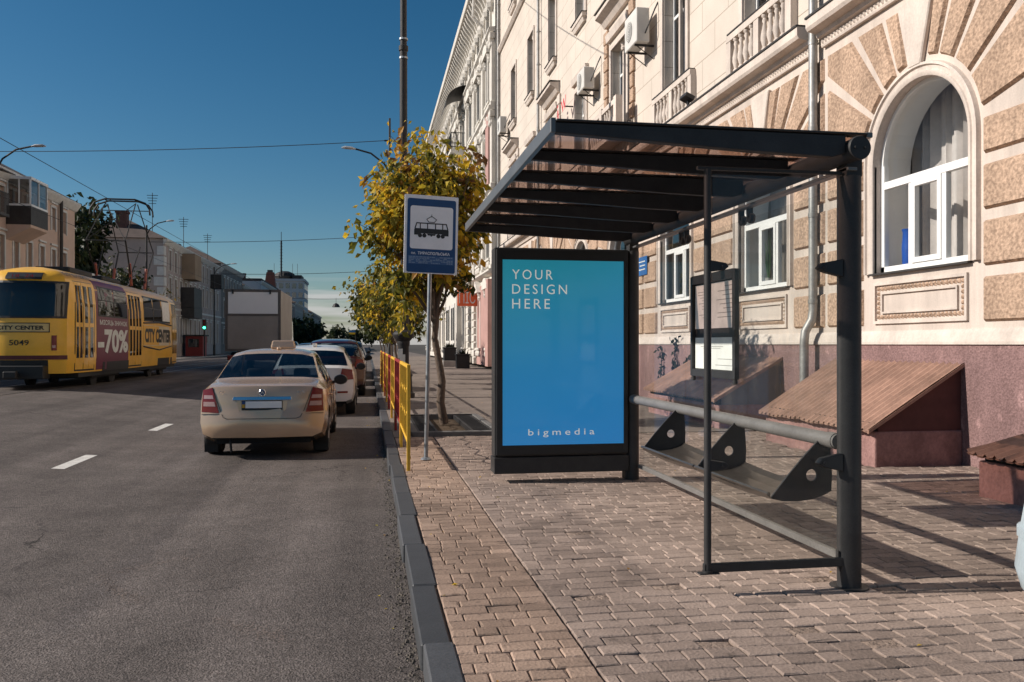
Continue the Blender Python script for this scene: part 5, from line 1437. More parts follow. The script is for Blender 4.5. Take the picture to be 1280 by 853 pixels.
b = MB(); c.patch(b, [(-.258, .70), (-.222, .70), (-.222, .745), (-.258, .745)], .0185, 1); b.build('plate_yellow', mat('plate_yellow', (.55, .30, .02), .5), pl)
b = MB(); c.patch(b, [(-.385, .80), (.385, .80), (.375, .845), (-.375, .845)], .020, 8); b.build('chrome_bar', M['chrome'], tx, bevel=.003)
b = MB(); y = c.rear(0, .90) - .006
b.lathe([(.0, y - .010), (.040, y - .010), (.046, y - .004), (.046, y + .02)], (0, 0, .90), 22, axis='y', cap=False); e_ = b.build('badge', M['chrome'], tx, smooth=30)
b = MB(); b.lathe([(.0, y - .0125), (.036, y - .0125)], (0, 0, .90), 20, axis='y', cap=False); b.build('badge_field', mat('badge_blue', (.015, .05, .16), .3), e_)
b = MB(); b.prism([(-.028, y - .013, .882), (0, y - .013, .925), (.028, y - .013, .882), (.012, y - .013, .882), (0, y - .013, .90), (-.012, y - .013, .882)], (0, -.002, 0)); b.build('badge_peak', M['alu'], e_)
b = text_mesh('CK', (-.56, c.rear(.55, .90) - .012, .885), (1, 0, 0), (0, 0, 1), .07, .035, depth=0); b.build('lettering', M['chrome'], tx)
b = text_mesh('1.5', (.46, c.rear(.50, .90) - .012, .885), (1, 0, 0), (0, 0, 1), .09, .035, depth=0); b.build('lettering', M['chrome'], tx)
b = MB(); b.add([(-.19, 1.93, 1.485), (.19, 1.93, 1.485), (.19, 2.08, 1.485), (-.19, 2.08, 1.485), (-.165, 1.955, 1.61), (.165, 1.955, 1.61), (.165, 2.055, 1.61), (-.165, 2.055, 1.61)], [(0, 3, 2, 1), (4, 5, 6, 7), (0, 1, 5, 4), (1, 2, 6, 5), (2, 3, 7, 6), (3, 0, 4, 7)])
b.v = [(x + .09, y, z) for x, y, z in b.v]
b.build('roof_sign', M['beige_paint'], tx, bevel=.02, seg=2)
b = MB(); b.prism([(-.03 + .06, 1.72, 1.48), (.03 + .06, 1.72, 1.48), (.03 + .06, 1.60, 1.472), (-.03 + .06, 1.60, 1.472)], (0, .02, .035)); b.build('aerial_fin', M['beige_paint'], tx, bevel=.01)
b = MB(); b.tube([(-.42, .55, .30), (-.42, .16, .27), (-.42, .14, .22), (-.41, .15, .10)], .016, 8); b.build('tow_hook', M['iron'], tx)
b = MB(); b.box(-.62, .62, .25, 3.9, .20, .30); b.build('underbody', M['dark'], tx)
for s in (-1, 1):
    b = MB(); b.prism([(s * .66, .62, .05), (s * .84, .62, .05), (s * .84, .60, .30), (s * .66, .60, .30)], (0, -.012, 0)); b.build('mud_flap', M['rubber'], tx)
    for y in (1.36, 2.45):
        b = MB(); b.tube([(s * .835, y, .80), (s * .862, y + .03, .80), (s * .862, y + .17, .80), (s * .835, y + .2, .80)], .012, 6); b.build('door_handle', M['beige_paint'], tx)
    b = MB()
    for (y0, z0, z1) in ((1.5, .28, .93), (2.28, .24, .93)):
        b.box(s * .848 - .004, s * .848 + .004, y0, y0 + .008, z0, z1)
    b.build('door_seam', M['black'], tx)
b = MB(); b.prism([(.02, .98, 1.055), (.17, .98, 1.055), (.15, 1.0, 1.24)], (0, .01, 0)); b.build('pennant', M['offwhite'], tx)
b = MB(); b.prism([(.0, .97, 1.06), (.06, .97, 1.05), (.07, .97, 1.11), (.02, .97, 1.13)], (0, .01, 0)); b.build('red_tassel', M['lens_red'], tx)
b = MB(); b.add([(-.68, .66, 1.046), (.68, .66, 1.046), (.66, .80, 1.06), (-.66, .80, 1.06)], [(0, 1, 2, 3)]); 
place(tx, -1.40, 11.62)

wc = thing('white_car', 'white hatchback parked just ahead of the beige taxi', 'car', (0, 0, 0), 'cars parked along the kerb')
c = Car(HATCH); c.build(wc, M['white_paint']); tail_lights(c, wc, .78, 1.03, (.56, .86), (.62, .83), False)
b = MB(); c.patch(b, [(-.5, .46), (.5, .46), (.5, .56), (-.5, .56)], .004, 4); b.build('bumper_insert', M['black'], wc)
b = MB(); c.patch(b, [(-.26, .70), (.26, .70), (.26, .81), (-.26, .81)], .012, 2); b.build('number_plate', M['plate'], wc)
b = MB(); b.prism([(-.05, .85, 1.50), (.05, .85, 1.50), (.03, .70, 1.50), (-.03, .70, 1.50)], (0, .03, .07)); b.build('aerial_fin', M['white_paint'], wc)
b = MB(); c.patch(b, [(.52, .50), (.74, .50), (.74, .54), (.52, .54)], .010, 3); c.patch(b, [(-.74, .50), (-.52, .50), (-.52, .54), (-.74, .54)], .010, 3); b.build('reflector', M['lens_red'], wc)
b = MB(); b.box(-.62, .62, .25, 3.8, .2, .3); b.build('underbody', M['dark'], wc)
place(wc, -1.17, 18.35)
rc = thing('dark_red_car', 'dark red high car with a small blue and yellow flag, ahead of the white hatchback', 'car', (0, 0, 0), 'cars parked along the kerb')
c = Car(SUV); c.build(rc, M['red_paint']); tail_lights(c, rc, .86, 1.12, (.60, .88), (.66, .86), False)
b = MB(); c.patch(b, [(-.26, .78), (.26, .78), (.26, .89), (-.26, .89)], .012, 2); b.build('number_plate', M['plate'], rc)
fp = MB(); fp.tube([(.62, 1.5, 1.66), (.62, 1.5, 1.98)], .008, 5); f_ = fp.build('flag_stick', M['iron'], rc)
b = MB(); b.box(.42, .61, 1.497, 1.503, 1.92, 1.98); b.build('flag_blue', mat('flag_blue', (.03, .20, .5), .7), f_)
b = MB(); b.box(.42, .61, 1.497, 1.503, 1.86, 1.92); b.build('flag_yellow', mat('flag_yellow', (.75, .5, .02), .7), f_)
place(rc, -1.0, 25.2)
for (P, pt, x, y, nm, lab) in ((SEDAN, M['grey_paint'], -1.0, 31.6, 'grey_car', 'grey sedan parked beyond the dark red car'), (HATCH, M['white_paint'], -1.0, 37.4, 'white_car', 'second white hatchback, far along the kerb beyond the grey sedan'),
        (HATCH, M['blue_paint'], -4.6, 66, 'blue_car', 'dark blue car on the road in the distance, right of the cargo truck'), (SEDAN, M['grey_paint'], -8.2, 92, 'grey_car', 'grey car far down the road in the traffic'), (SEDAN, M['white_paint'], -5.0, 120, 'white_car', 'tiny white sedan at the far end of the road'),
        (SUV, M['blue_paint'], -1.0, 44.0, 'blue_car', 'dark blue high car, the last of the parked row')):
    t = thing(nm, lab, 'car', (0, 0, 0), 'cars parked along the kerb' if x > -2 else 'cars driving away down the street')
    c = Car(P); c.build(t, pt); tail_lights(c, t, P['tail'][4][0] + .03, P['belt'][0][1] - .01, (.58, .82), (.62, .80), False)
    place(t, x, y)

# ------------------------------------------------------------------ cargo truck
tk = thing('cargo_truck', 'grey box truck with a pale blank panel on its back, driving away', 'truck', (-5.35, 41.2, road_z(-5.35)))
M['truck_box'] = mat('truck_box', (.26, .235, .215), .6, var=.14, scale=.8, fine=.06)
M['truck_panel'] = mat('truck_panel', (.74, .74, .75), .5, var=.05, scale=.6)
z = road_z(-5.35); x0, x1, y0, y1 = -6.6, -4.1, 41.2, 47.4
b = MB(); b.box(x0, x1, y0, y1, z + 1.05, z + 3.95); b.build('cargo_box', M['truck_box'], tk, bevel=.02)
b = MB()
for (a, e, p, q) in ((x0 - .02, x0 + .09, z + 1.05, z + 3.97), (x1 - .09, x1 + .02, z + 1.05, z + 3.97), (x0 + .09, x1 - .09, z + 3.86, z + 3.97), (x0 + .09, x1 - .09, z + 1.05, z + 1.16), (x0 + .09, x1 - .09, z + 2.72, z + 2.80)): b.box(a, e, y0 - .05, y0 - .001, p, q)
b.build('rear_frame', mat('truck_frame', (.10, .09, .085), .6, var=.2), tk)
b = MB(); b.box(x0 + .12, x1 - .12, y0 - .045, y0 - .002, z + 2.82, z + 3.84); b.build('rear_panel', M['truck_panel'], tk)
b = MB(); b.box(x0 + .10, x1 - .10, y0 - .03, y0 - .002, z + 1.17, z + 2.71); b.box((x0 + x1) / 2 + .1, x1 - .8, y0 - .05, y0 - .03, z + 1.5, z + 1.56); b.build('tail_lift', M['truck_box'], tk)
for xx in (x0 + .3, x1 - .5):
    b = MB(); b.box(xx, xx + .08, y0 - .1, y0 - .05, z + 3.75, z + 3.95); b.build('lamp', M['black'], tk)
b = MB(); b.box(x0 + .08, x1 - .08, y0 - .04, y0 + .3, z + .62, z + .86); b.build('rear_bumper', mat('truck_red', (.17, .03, .025), .6, var=.2), tk)
for s in (x0 + .12, x1 - .45):
    b = MB(); b.box(s, s + .33, y0 - .06, y0 - .041, z + .68, z + .80); b.build('tail_light', M['lens_red'], tk)
b = MB(); b.box(x0 + .6, x1 - .6, y0 + .2, y1 + 1.9, z + .72, z + 1.04); b.build('chassis', M['black'], tk)
b = MB(); b.prism([(x0 + .1, y1 + .15, z + .7), (x0 + .1, y1 + 2.0, z + .7), (x0 + .1, y1 + 2.0, z + 1.6), (x0 + .1, y1 + 1.6, z + 2.7), (x0 + .1, y1 + .15, z + 2.8)], (2.3, 0, 0)); b.build('cab', M['white_paint'], tk, bevel=.08, seg=2)
for y in (y0 + 1.5, y1 + 1.0):
    for s in (x0 + .18, x1 - .18):
        b = MB(); b.lathe([(.25, -.14), (.46, -.15), (.5, -.1), (.5, .1), (.46, .15), (.25, .14)], (s, y, z + .5), 22, axis='x'); b.build('wheel', M['rubber'], tk, smooth=40)
# ------------------------------------------------------------------ tram
M['tram_yellow'] = mat('tram_yellow', (.88, .47, .03), .36, var=.10, scale=1.5, coat=.4, fine=.04)
M['tram_maroon'] = mat('tram_maroon', (.15, .012, .04), .4, var=.12, scale=1.5)
M['tram_stripe'] = mat('tram_stripe', (.10, .018, .02), .5, var=.2)
M['tram_black'] = mat('tram_black', (.012, .012, .012), .5, var=.2)
M['tram_glass'] = glass('tram_glass', (.10, .115, .125), .04, .03, graze=.6)
tr = thing('tram', 'yellow tram with a maroon advert and a raised pantograph, seen from behind', 'tram', (0, 0, 0))
TL, TH2 = 13.6, 1.25
def thw(y): return TH2 * smooth_interp([(-.2, .72), (0, .80), (.25, .845), (.6, .875), (2.7, 1.0), (10.8, 1.0), (13.0, .86), (13.6, .70)], y)
def tzk(z): return interp([(.3, .97), (.8, 1.0), (1.6, 1.0), (2.2, .985), (2.6, .95), (2.78, .87), (2.90, .72), (2.98, .48), (3.03, .22), (3.04, 0)], z)
TRP = [(.3, .05), (1.0, 0), (1.7, .02), (2.5, .14), (2.75, .24), (2.9, .45), (3.04, .95)]
def t_rear(x, z): return interp(TRP, z) + .35 * (abs(x) / 1.05) ** 3
zs = [.42, .55, .8, 1.1, 1.4, 1.8, 2.2, 2.4, 2.55, 2.65, 2.75, 2.84, 2.90, 2.95, 2.98, 3.01, 3.03, 3.04]
b = MB(); ys = [0, .05, .12, .25, .5, .8, 1.2, 1.8, 2.4, 3, 4, 5, 6, 7, 8, 9, 10, 10.8, 11.5, 12.2, 12.8, 13.2, 13.5, 13.6]
def tmap(x, y, z):
    if y < 1.2:
        k = 1 - y / 1.2; k = k * k * (3 - 2 * k); return (x, y + t_rear(x, z) * k, z)
    if y > TL - 1.2:
        k = 1 - (TL - y) / 1.2; k = k * k * (3 - 2 * k); return (x, y - t_rear(x, z) * k, z)
    return (x, y, z)
V = []; m = 2 * len(zs) - 1
for y in ys:
    ring = [(thw(y) * tzk(z), z) for z in zs] + [(-thw(y) * tzk(z), z) for z in reversed(zs[:-1])]
    V += [tmap(x, y, z) for x, z in ring]
F = [(i * m + j, i * m + j + 1, (i + 1) * m + j + 1, (i + 1) * m + j) for i in range(len(ys) - 1) for j in range(m - 1)]
F += [((i + 1) * m, i * m, i * m + m - 1, (i + 1) * m + m - 1) for i in range(len(ys) - 1)]
for e in (0, len(ys) - 1):     # rounded end faces, row by row
    y = ys[e]; nz = len(zs); base = len(V); nx = 6
    for z in zs:
        for i in range(nx + 1): V.append(tmap(thw(y) * tzk(z) * (1 - 2 * i / nx), y, z))
    for r in range(nz - 1):
        for i in range(nx):
            f = (base + r * (nx + 1) + i, base + r * (nx + 1) + i + 1, base + (r + 1) * (nx + 1) + i + 1, base + (r + 1) * (nx + 1) + i)
            F.append(f if e else tuple(reversed(f)))
b.add(V, F); body = b.build('body', M['tram_yellow'], tr)
bm = bmesh.new(); bm.from_mesh(body.data); bmesh.ops.remove_doubles(bm, verts=bm.verts, dist=.002); bmesh.ops.recalc_face_normals(bm, faces=bm.faces); bm.to_mesh(body.data); bm.free()
body.data.polygons.foreach_set('use_smooth', [True] * len(body.data.polygons)); body.data.set_sharp_from_angle(angle=Rd(40))
def sideX(y, z): return thw(y) * tzk(z)
def spatch(mb, y0, y1, z0, z1, off=.006, ny=6, nz=4, cr=0.0):
    """patch laid on the right-hand side, with turned-in edges"""
    vs = []
    for j in range(nz + 1):
        for i in range(ny + 1):
            y = lerp(y0, y1, i / ny); z = lerp(z0, z1, j / nz); p = tmap(sideX(y, z), y, z); vs.append((p[0] + off, p[1] - (off * .5 if y < 1.2 else 0), p[2]))
    m_ = ny + 1
    fs = [(j * m_ + i, j * m_ + i + 1, (j + 1) * m_ + i + 1, (j + 1) * m_ + i) for j in range(nz) for i in range(ny)]
    loop = list(range(m_)) + [j * m_ + ny for j in range(1, nz + 1)] + [nz * m_ + i for i in range(ny - 1, -1, -1)] + [j * m_ for j in range(nz - 1, 0, -1)]
    o = len(vs); vs += [(vs[q][0] - off - .02, vs[q][1], vs[q][2]) for q in loop]
    fs += [(loop[(i + 1) % len(loop)], loop[i], o + i, o + (i + 1) % len(loop)) for i in range(len(loop))]
    mb.add(vs, fs)
def rpatch(mb, x0, x1, z0, z1, off=.008, nx=8, nz=4):
    vs = []
    for j in range(nz + 1):
        for i in range(nx + 1):
            x = lerp(x0, x1, i / nx); z = lerp(z0, z1, j / nz); vs.append((x, t_rear(x, z) - off, z))
    m_ = nx + 1
    fs = [(j * m_ + i, j * m_ + i + 1, (j + 1) * m_ + i + 1, (j + 1) * m_ + i) for j in range(nz) for i in range(nx)]
    loop = list(range(m_)) + [j * m_ + nx for j in range(1, nz + 1)] + [nz * m_ + i for i in range(nx - 1, -1, -1)] + [j * m_ for j in range(nz - 1, 0, -1)]
    o = len(vs); vs += [(vs[q][0], vs[q][1] + off + .03, vs[q][2]) for q in loop]
    fs += [(loop[(i + 1) % len(loop)], loop[i], o + i, o + (i + 1) % len(loop)) for i in range(len(loop))]
    mb.add(vs, fs)
# doors (rear, middle, front), each of four narrow leaves
for (y0, y1) in ((.42, 1.86), (5.12, 6.6), (11.3, 12.5)):
    b = MB(); spatch(b, y0 - .05, y1 + .05, .46, 2.70, .004, 8, 4); d = b.build('door', M['tram_black'], tr, smooth=40)
    w_ = (y1 - y0) / 4
    for k in range(4):
        a, e = y0 + k * w_ + (.012 if k != 2 else .03), y0 + (k + 1) * w_ - (.012 if k != 1 else .03)
        b = MB(); spatch(b, a, e, .5, 2.66, .012, 2, 4); l = b.build('door_leaf', M['tram_yellow'], d, smooth=40)
        for (p, q) in ((.80, 1.55), (1.68, 2.58)):
            b = MB(); spatch(b, a + .07, e - .07, p, q, .0155, 2, 2); b.build('leaf_window', M['tram_glass'], d, smooth=40)
            b = MB(); spatch(b, a + .06, e - .06, p - .012, q + .012, .0135, 2, 2); b.build('leaf_rubber', M['tram_black'], d)
# maroon advert between the doors, running up over the roof edge
b = MB(); spatch(b, 2.02, 5.02, .46, 2.94, .005, 8, 16); b.build('maroon_advert', M['tram_maroon'], tr, smooth=40)
for (y0, y1) in ((2.2, 3.48), (3.6, 4.88), (7.0, 8.15), (8.28, 9.43), (9.56, 10.7)):
    b = MB(); spatch(b, y0, y1, 1.90, 2.62, .0085, 3, 3); o = b.build('side_window', M['tram_glass'], tr, smooth=40)
    b = MB()
    for (a, e, p, q) in ((y0 - .04, y0, 1.86, 2.66), (y1, y1 + .04, 1.86, 2.66), (y0, y1, 1.86, 1.90), (y0, y1, 2.62, 2.66), (y0, y1, 2.28, 2.31)): spatch(b, a, e, p, q, .012, 3, 2)
    b.build('window_rubber', M['tram_black'], o)
def side_text(s, y0, z0, wd, h, m_, off=.02, bold=0.0):
    t = text_mesh(s, (0, 0, 0), (0, 1, 0), (0, 0, 1), wd, h, depth=0, bold=bold)
    t.v = [(tmap(sideX(y0 + v[1], z0 + v[2]), y0 + v[1], z0 + v[2])[0] + off, y0 + v[1], z0 + v[2]) for v in t.v]
    return t.build('lettering', m_, tr)
side_text('МІСЯЦЬ ЗНИЖОК', 2.25, 1.62, 2.6, .16, M['paper'], .012, .02)
side_text('-70%', 2.10, .88, 2.84, .66, M['paper'], .012, .04)
b = MB(); spatch(b, 6.85, 11.0, 1.08, 1.74, .006, 6, 3); ps = b.build('pale_panel', mat('advert_cream', (.60, .50, .36), .5, var=.08), tr, smooth=40)
b = MB(); spatch(b, 6.85, 9.0, 1.10, 1.72, .010, 4, 3); b.build('yellow_panel', M['tram_yellow'], tr)
side_text('CITY CENTER', 7.0, 1.18, 3.8, .46, M['tram_black'], .014, .05)
b = MB()
for (ya, za, yb, zb) in ((6.85, 1.06, 9.0, .94), (9.0, .94, 11.0, 1.06), (6.85, 1.80, 9.0, 1.86), (9.0, 1.86, 11.0, 1.80)):
    b.tube([(sideX(ya, za) + .012, ya, za), (sideX(yb, zb) + .012, yb, zb)], .022, 5)
b.build('panel_outline', M['tram_black'], tr)
b = MB(); spatch(b, 9.56, 10.7, 1.92, 2.6, .014, 3, 3); b.build('window_sticker', M['paper_dim'], tr)
side_text('15.07.20-15.08.20', .35, 2.79, 1.65, .10, M['tram_black'], .03)
# rear: big window, destination box, advert board, number, lamps, stripe, bumper
b = MB(); rpatch(b, -.94, .94, 1.80, 2.60, .006, 12, 6); o = b.build('rear_window', M['tram_glass'], tr, smooth=40)
b = MB()
for (a, e, p, q) in ((-.99, -.94, 1.75, 2.65), (.94, .99, 1.75, 2.65), (-.94, .94, 1.75, 1.80), (-.94, .94, 2.60, 2.65)): rpatch(b, a, e, p, q, .012)
b.build('window_rubber', M['tram_black'], o)
b = MB(); rpatch(b, -.42, .42, 2.69, 2.86, .04, 6, 3); o = b.build('destination_box', M['tram_black'], tr)
b = text_mesh('18  24', (-.25, t_rear(0, 2.72) - .06, 2.73), (1, 0, 0), (0, .6, 1), .5, .09, depth=0); b.build('lettering', M['lens_red'], o)
b = MB(); rpatch(b, -.66, .66, 1.41, 1.64, .008, 10, 2); o = b.build('advert_board', M['tram_black'], tr)
b = MB(); rpatch(b, -.64, .64, 1.43, 1.62, .011, 10, 2); b.build('board_face', mat('board_yellow', (.6, .46, .2), .5), o)
b = text_mesh('CITY CENTER', (0, 0, 0), (1, 0, 0), (0, 0, 1), 1.1, .10, depth=0, bold=.03); b.v = [(v[0] - .55, t_rear(v[0] - .55, 1.5) - .016, v[2] + 1.47) for v in b.v]; b.build('lettering', M['tram_black'], o)
b = text_mesh('5049', (0, 0, 0), (1, 0, 0), (0, 0, 1), .46, .13, depth=0, bold=.01); b.v = [(v[0] - .25, t_rear(v[0] - .25, 1.15) - .014, v[2] + 1.10) for v in b.v]; b.build('lettering', M['tram_black'], tr)
for s in (-1, 1):
    b = MB(); rpatch(b, *sorted((s * .70, s * .80)), .98, 1.34, .012, 3, 3); o = b.build('tail_light', M['lens_red'], tr)
    b = MB(); rpatch(b, *sorted((s * .715, s * .785)), 1.04, 1.10, .016, 2, 2); b.build('clear_lens', M['lens_clear'], o)
b = MB(); rpatch(b, -1.0, 1.0, .76, .86, .008, 12, 2); b.build('red_stripe', M['tram_stripe'], tr)
b = MB(); b.box(-.62, .62, -.22, .25, .30, .62); b.tube([(0, .2, .42), (0, -.55, .42)], .06, 8); b.box(-.15, .15, -.65, -.5, .34, .5); b.build('coupler', M['tram_black'], tr, bevel=.02)
b = MB(); rpatch(b, -.62, .62, .43, .75, .004, 8, 2); b.build('bumper_void', M['tram_black'], tr)
# bogies, steps, side cut-outs
for y in (2.9, 4.7, 9.3, 11.1):
    for s in (-1, 1):
        b = MB(); b.lathe([(.1, -.07), (.33, -.07), (.36, -.04), (.36, .06), (.30, .07), (.1, .07)], (s * .80, y, .35), 20, axis='x'); b.build('wheel', M['iron'], tr, smooth=40)
for y in (3.8, 10.2):
    b = MB(); b.box(-.95, .95, y - 1.35, y + 1.35, .22, .5); b.build('bogie_frame', M['iron'], tr, bevel=.03)
    b = MB(); spatch(b, y - 1.3, y + 1.3, .42, .66, .003 if y > 5 else .008, 6, 2); b.build('wheel_cutout', M['tram_black'], tr)
for k in range(7):
    for s in (-1, 1):
        b = MB(); y = 1.9 + k * 1.4; b.box(s * .72 - .28, s * .72 + .28, y, y + .42, .95, 1.15); b.box(s * .72 - .28, s * .72 + .28, y + .38, y + .46, 1.15, 1.75); b.build('seat', M['seat_cloth'], tr, bevel=.03)
b = MB(); b.box(-1.05, 1.05, 1.0, 12.4, .30, .42); b.build('underframe', M['tram_black'], tr)
# roof equipment
b = MB(); b.box(-.45, .45, 2.2, 4.2, 3.0, 3.16); b.box(-.5, .5, 5.0, 7.0, 3.0, 3.14); b.build('roof_box', M['iron'], tr, bevel=.03)
# pantograph: a diamond of thin arms on red insulators with a bow on top
pg = MB(); py = 9.0
for s in (-1, 1):
    pg.tube([(s * .55, py - 1.1, 3.22), (s * .62, py + .0, 4.1 + .3), (s * .6, py, 4.4)], .022, 6)
    pg.tube([(s * .62, py - 1.9, 4.4), (s * .55, py - .9, 3.25)], .028, 6); pg.tube([(s * .62, py + 1.9, 4.4), (s * .55, py + .9, 3.25)], .028, 6)
    pg.tube([(s * .62, py - 1.9, 4.4), (s * .5, py - .12, 5.85)], .02, 6); pg.tube([(s * .62, py + 1.9, 4.4), (s * .5, py + .12, 5.85)], .02, 6)
pg.tube([(-.62, py - 1.9, 4.4), (.62, py - 1.9, 4.4)], .02, 6); pg.tube([(-.62, py + 1.9, 4.4), (.62, py + 1.9, 4.4)], .02, 6)
pg.tube([(-.62, py - 1.9, 4.4), (.5, py - .12, 5.85)], .014, 5); pg.tube([(.62, py - 1.9, 4.4), (-.5, py - .12, 5.85)], .014, 5)
pf = pg.build('pantograph', M['iron'], tr)
b = MB()
for d in (-.22, .22):
    b.tube([(-1.0, py + d, 5.45), (-.98, py + d, 5.65), (-.85, py + d, 5.85), (-.5, py + d, 5.97), (.5, py + d, 5.97), (.85, py + d, 5.85), (.98, py + d, 5.65), (1.0, py + d, 5.45)], .03, 6)
for x in (-.5, .5): b.tube([(x, py - .22, 5.95), (x, py + .22, 5.95)], .02, 5)
b.tube([(-.9, py, 5.62), (.9, py, 5.62)], .016, 5)
b.build('collector_bow', M['iron'], pf)
for s in (-1, 1):
    for d in (-.9, .9):
        b = MB(); b.tube([(s * .55, py + d, 3.05), (s * .55, py + d * 1.25, 3.75)], .05, 8); b.build('red_insulator', mat('insulator_red', (.32, .08, .05), .5), pf)
tr.location = (-8.85, 23.5, road_z(-9.15) - .05); tr.rotation_euler = (0, 0, Rd(.3)); tr.scale = (1.03, 1.03, 1.09)
# ------------------------------------------------------------------ stop sign
sg = thing('tram_stop_sign', 'blue and white tram stop sign on a thin grey post by the kerb', 'sign', (0, 0, 0))
b = MB(); b.lathe([(.026, 0), (.026, 3.2)], (0, .045, 0), 14); b.lathe([(.07, .0), (.05, .02), (.027, .03)], (0, .045, 0), 14); b.build('post', M['galv'], sg, smooth=40)
M['sign_white'] = mat('sign_white', (.86, .86, .88), .45, var=.05, scale=6)
M['sign_blue'] = mat('sign_blue', (.010, .060, .18), .45, var=.07, scale=5)
M['sign_black'] = mat('sign_black', (.02, .02, .022), .5, var=.05)
W2, Z0, Z1 = .335, 2.285, 3.245
def rrect(x0, x1, z0, z1, r, y, n=5):
    p = []
    for (cx, cz, a0) in ((x1 - r, z0 + r, -90), (x1 - r, z1 - r, 0), (x0 + r, z1 - r, 90), (x0 + r, z0 + r, 180)):
        for i in range(n + 1):
            a = Rd(a0 + 90 * i / n); p.append((cx + r * math.cos(a), y, cz + r * math.sin(a)))
    return p
b = MB(); b.prism(rrect(-W2, W2, Z0, Z1, .012, 0), (0, .014, 0)); pb = b.build('plate', M['sign_white'], sg)
b = MB(); b.prism(rrect(-W2 + .034, W2 - .03, Z0 + .012, Z1 - .045, .025, -.0025), (0, .002, 0)); b.build('blue_field', M['sign_blue'], pb)
b = MB(); b.prism(rrect(-W2 + .07, W2 - .066, Z0 + .30, Z1 - .135, .03, -.005), (0, .002, 0)); b.build('white_field', M['sign_white'], pb)
b = MB(); y = -.0075; zc = 2.775
def bar(pts, wd):
    for (xa, za), (xb, zb) in zip(pts, pts[1:]):
        d = Vector((xb - xa, zb - za)); 
        if d.length < 1e-6: continue
        d.normalize(); nx, nz = -d.y * wd / 2, d.x * wd / 2; e = d * wd * .35
        b.prism([(xa - e.x - nx, y, za - e.y - nz), (xb + e.x - nx, y, zb + e.y - nz), (xb + e.x + nx, y, zb + e.y + nz), (xa - e.x + nx, y, za - e.y + nz)], (0, .002, 0))
b.prism([(x, y, z) for x, z in ((-.215, zc - .02), (-.215, zc + .045), (-.205, zc + .06), (.205, zc + .06), (.215, zc + .045), (.215, zc - .02), (.17, zc - .02), (.15, zc + .0), (.06, zc + .0), (-.06, zc + .0), (-.15, zc + .0), (-.17, zc - .02))], (0, .002, 0))
y = -.0076
bar([(-.205, zc + .06), (-.185, zc + .125), (.185, zc + .125), (.205, zc + .06)], .013)
for x in (-.14, -.05, .05, .14): bar([(x, zc + .06), (x, zc + .125)], .012)
bar([(0, zc + .235), (0, zc + .205)], .006); bar([(0, zc + .215), (-.062, zc + .175), (-.035, zc + .142), (.035, zc + .142), (.062, zc + .175), (0, zc + .215)], .008)
for x in (-.142, -.088, .088, .142): b.lathe([(.026, -.0072), (.026, -.0055)], (x, 0, zc - .025), 16, axis='y')
b.prism([(x, y, z) for x, z in ((-.055, zc - .002), (.055, zc - .002), (.045, zc - .022), (.012, zc - .022), (.008, zc - .034), (-.008, zc - .034), (-.012, zc - .022), (-.045, zc - .022))], (0, .0022, 0))
b.build('tram_pictogram', M['sign_black'], pb)
text_mesh('пл.', (-.245, -.005, 2.515), (1, 0, 0), (0, 0, 1), .055, .024, depth=0, bold=.01).build('lettering', M['sign_white'], pb)
text_mesh('ТИРАСПОЛЬСЬКА', (-.165, -.005, 2.515), (1, 0, 0), (0, 0, 1), .40, .036, depth=0, bold=.02).build('lettering', M['sign_white'], pb)
b = MB()
b.box(-.285, .285, -.0048, -.0026, 2.40, 2.50)
o = b.build('small_print_field', mat('sign_blue_pale', (.05, .12, .27), .4), pb)
b = MB()
for r in range(5):
    x = -.275
    while x < .255:
        q = rnd.uniform(.012, .045)
        if rnd.random() > .25: b.box(x, min(x + q, .275), -.0056, -.0049, 2.408 + r * .018, 2.419 + r * .018)
        x += q + .007
b.build('small_print', mat('print_pale', (.22, .30, .42), .5), o)
sg.location = (.71, 10.34, .002); sg.rotation_euler = (0, Rd(1.2), Rd(8))

# ------------------------------------------------------------------ railing panels along the kerb
def fence_panel(mm, label, y, first=None):
    t = thing('railing_panel', label, 'fence', (.45, y, 0), 'yellow and red railing panels along the kerb')
    ln = 2.18
    for yy in (y, y + ln - .04):
        b = MB(); b.box(.43, .47, yy, yy + .04, -.02, 1.19); b.build('post', mm, t, bevel=.004)
    b = MB(); b.box(.432, .468, y + .04, y + ln - .04, 1.15, 1.188); b.box(.435, .465, y + .04, y + ln - .04, .30, .335); b.build('rail', mm, t, bevel=.003)
    n = 9
    for i in range(1, n):
        yy = y + .04 + (ln - .08) * i / n
        b = MB(); b.box(.441, .459, yy - .009, yy + .009, .335, 1.15); b.build('bar', mm, t)
    b = MB(); pts = [(.45, y + .04 + (ln - .08) * i / 6, .86 + (.05 if i % 2 else -.02)) for i in range(7)]; b.tube(pts, .009, 6)
    b.tube([(.45, p[1], p[2] - .28) for p in pts], .009, 6); b.build('cross_rail', mm, t)
    return t
for i in range(9):
    fence_panel(M['yellow_rail'] if i % 2 == 0 else M['red_rail'], ('yellow' if i % 2 == 0 else 'dark red') + ' kerb railing panel, ' + ['the one nearest the camera', 'right after the nearest yellow one', 'second yellow one from the camera', 'second red one from the camera', 'third yellow one from the camera', 'third red one from the camera', 'fourth yellow one from the camera', 'fourth red one from the camera', 'farthest one of the row'][i], 9.5 + i * 2.32)

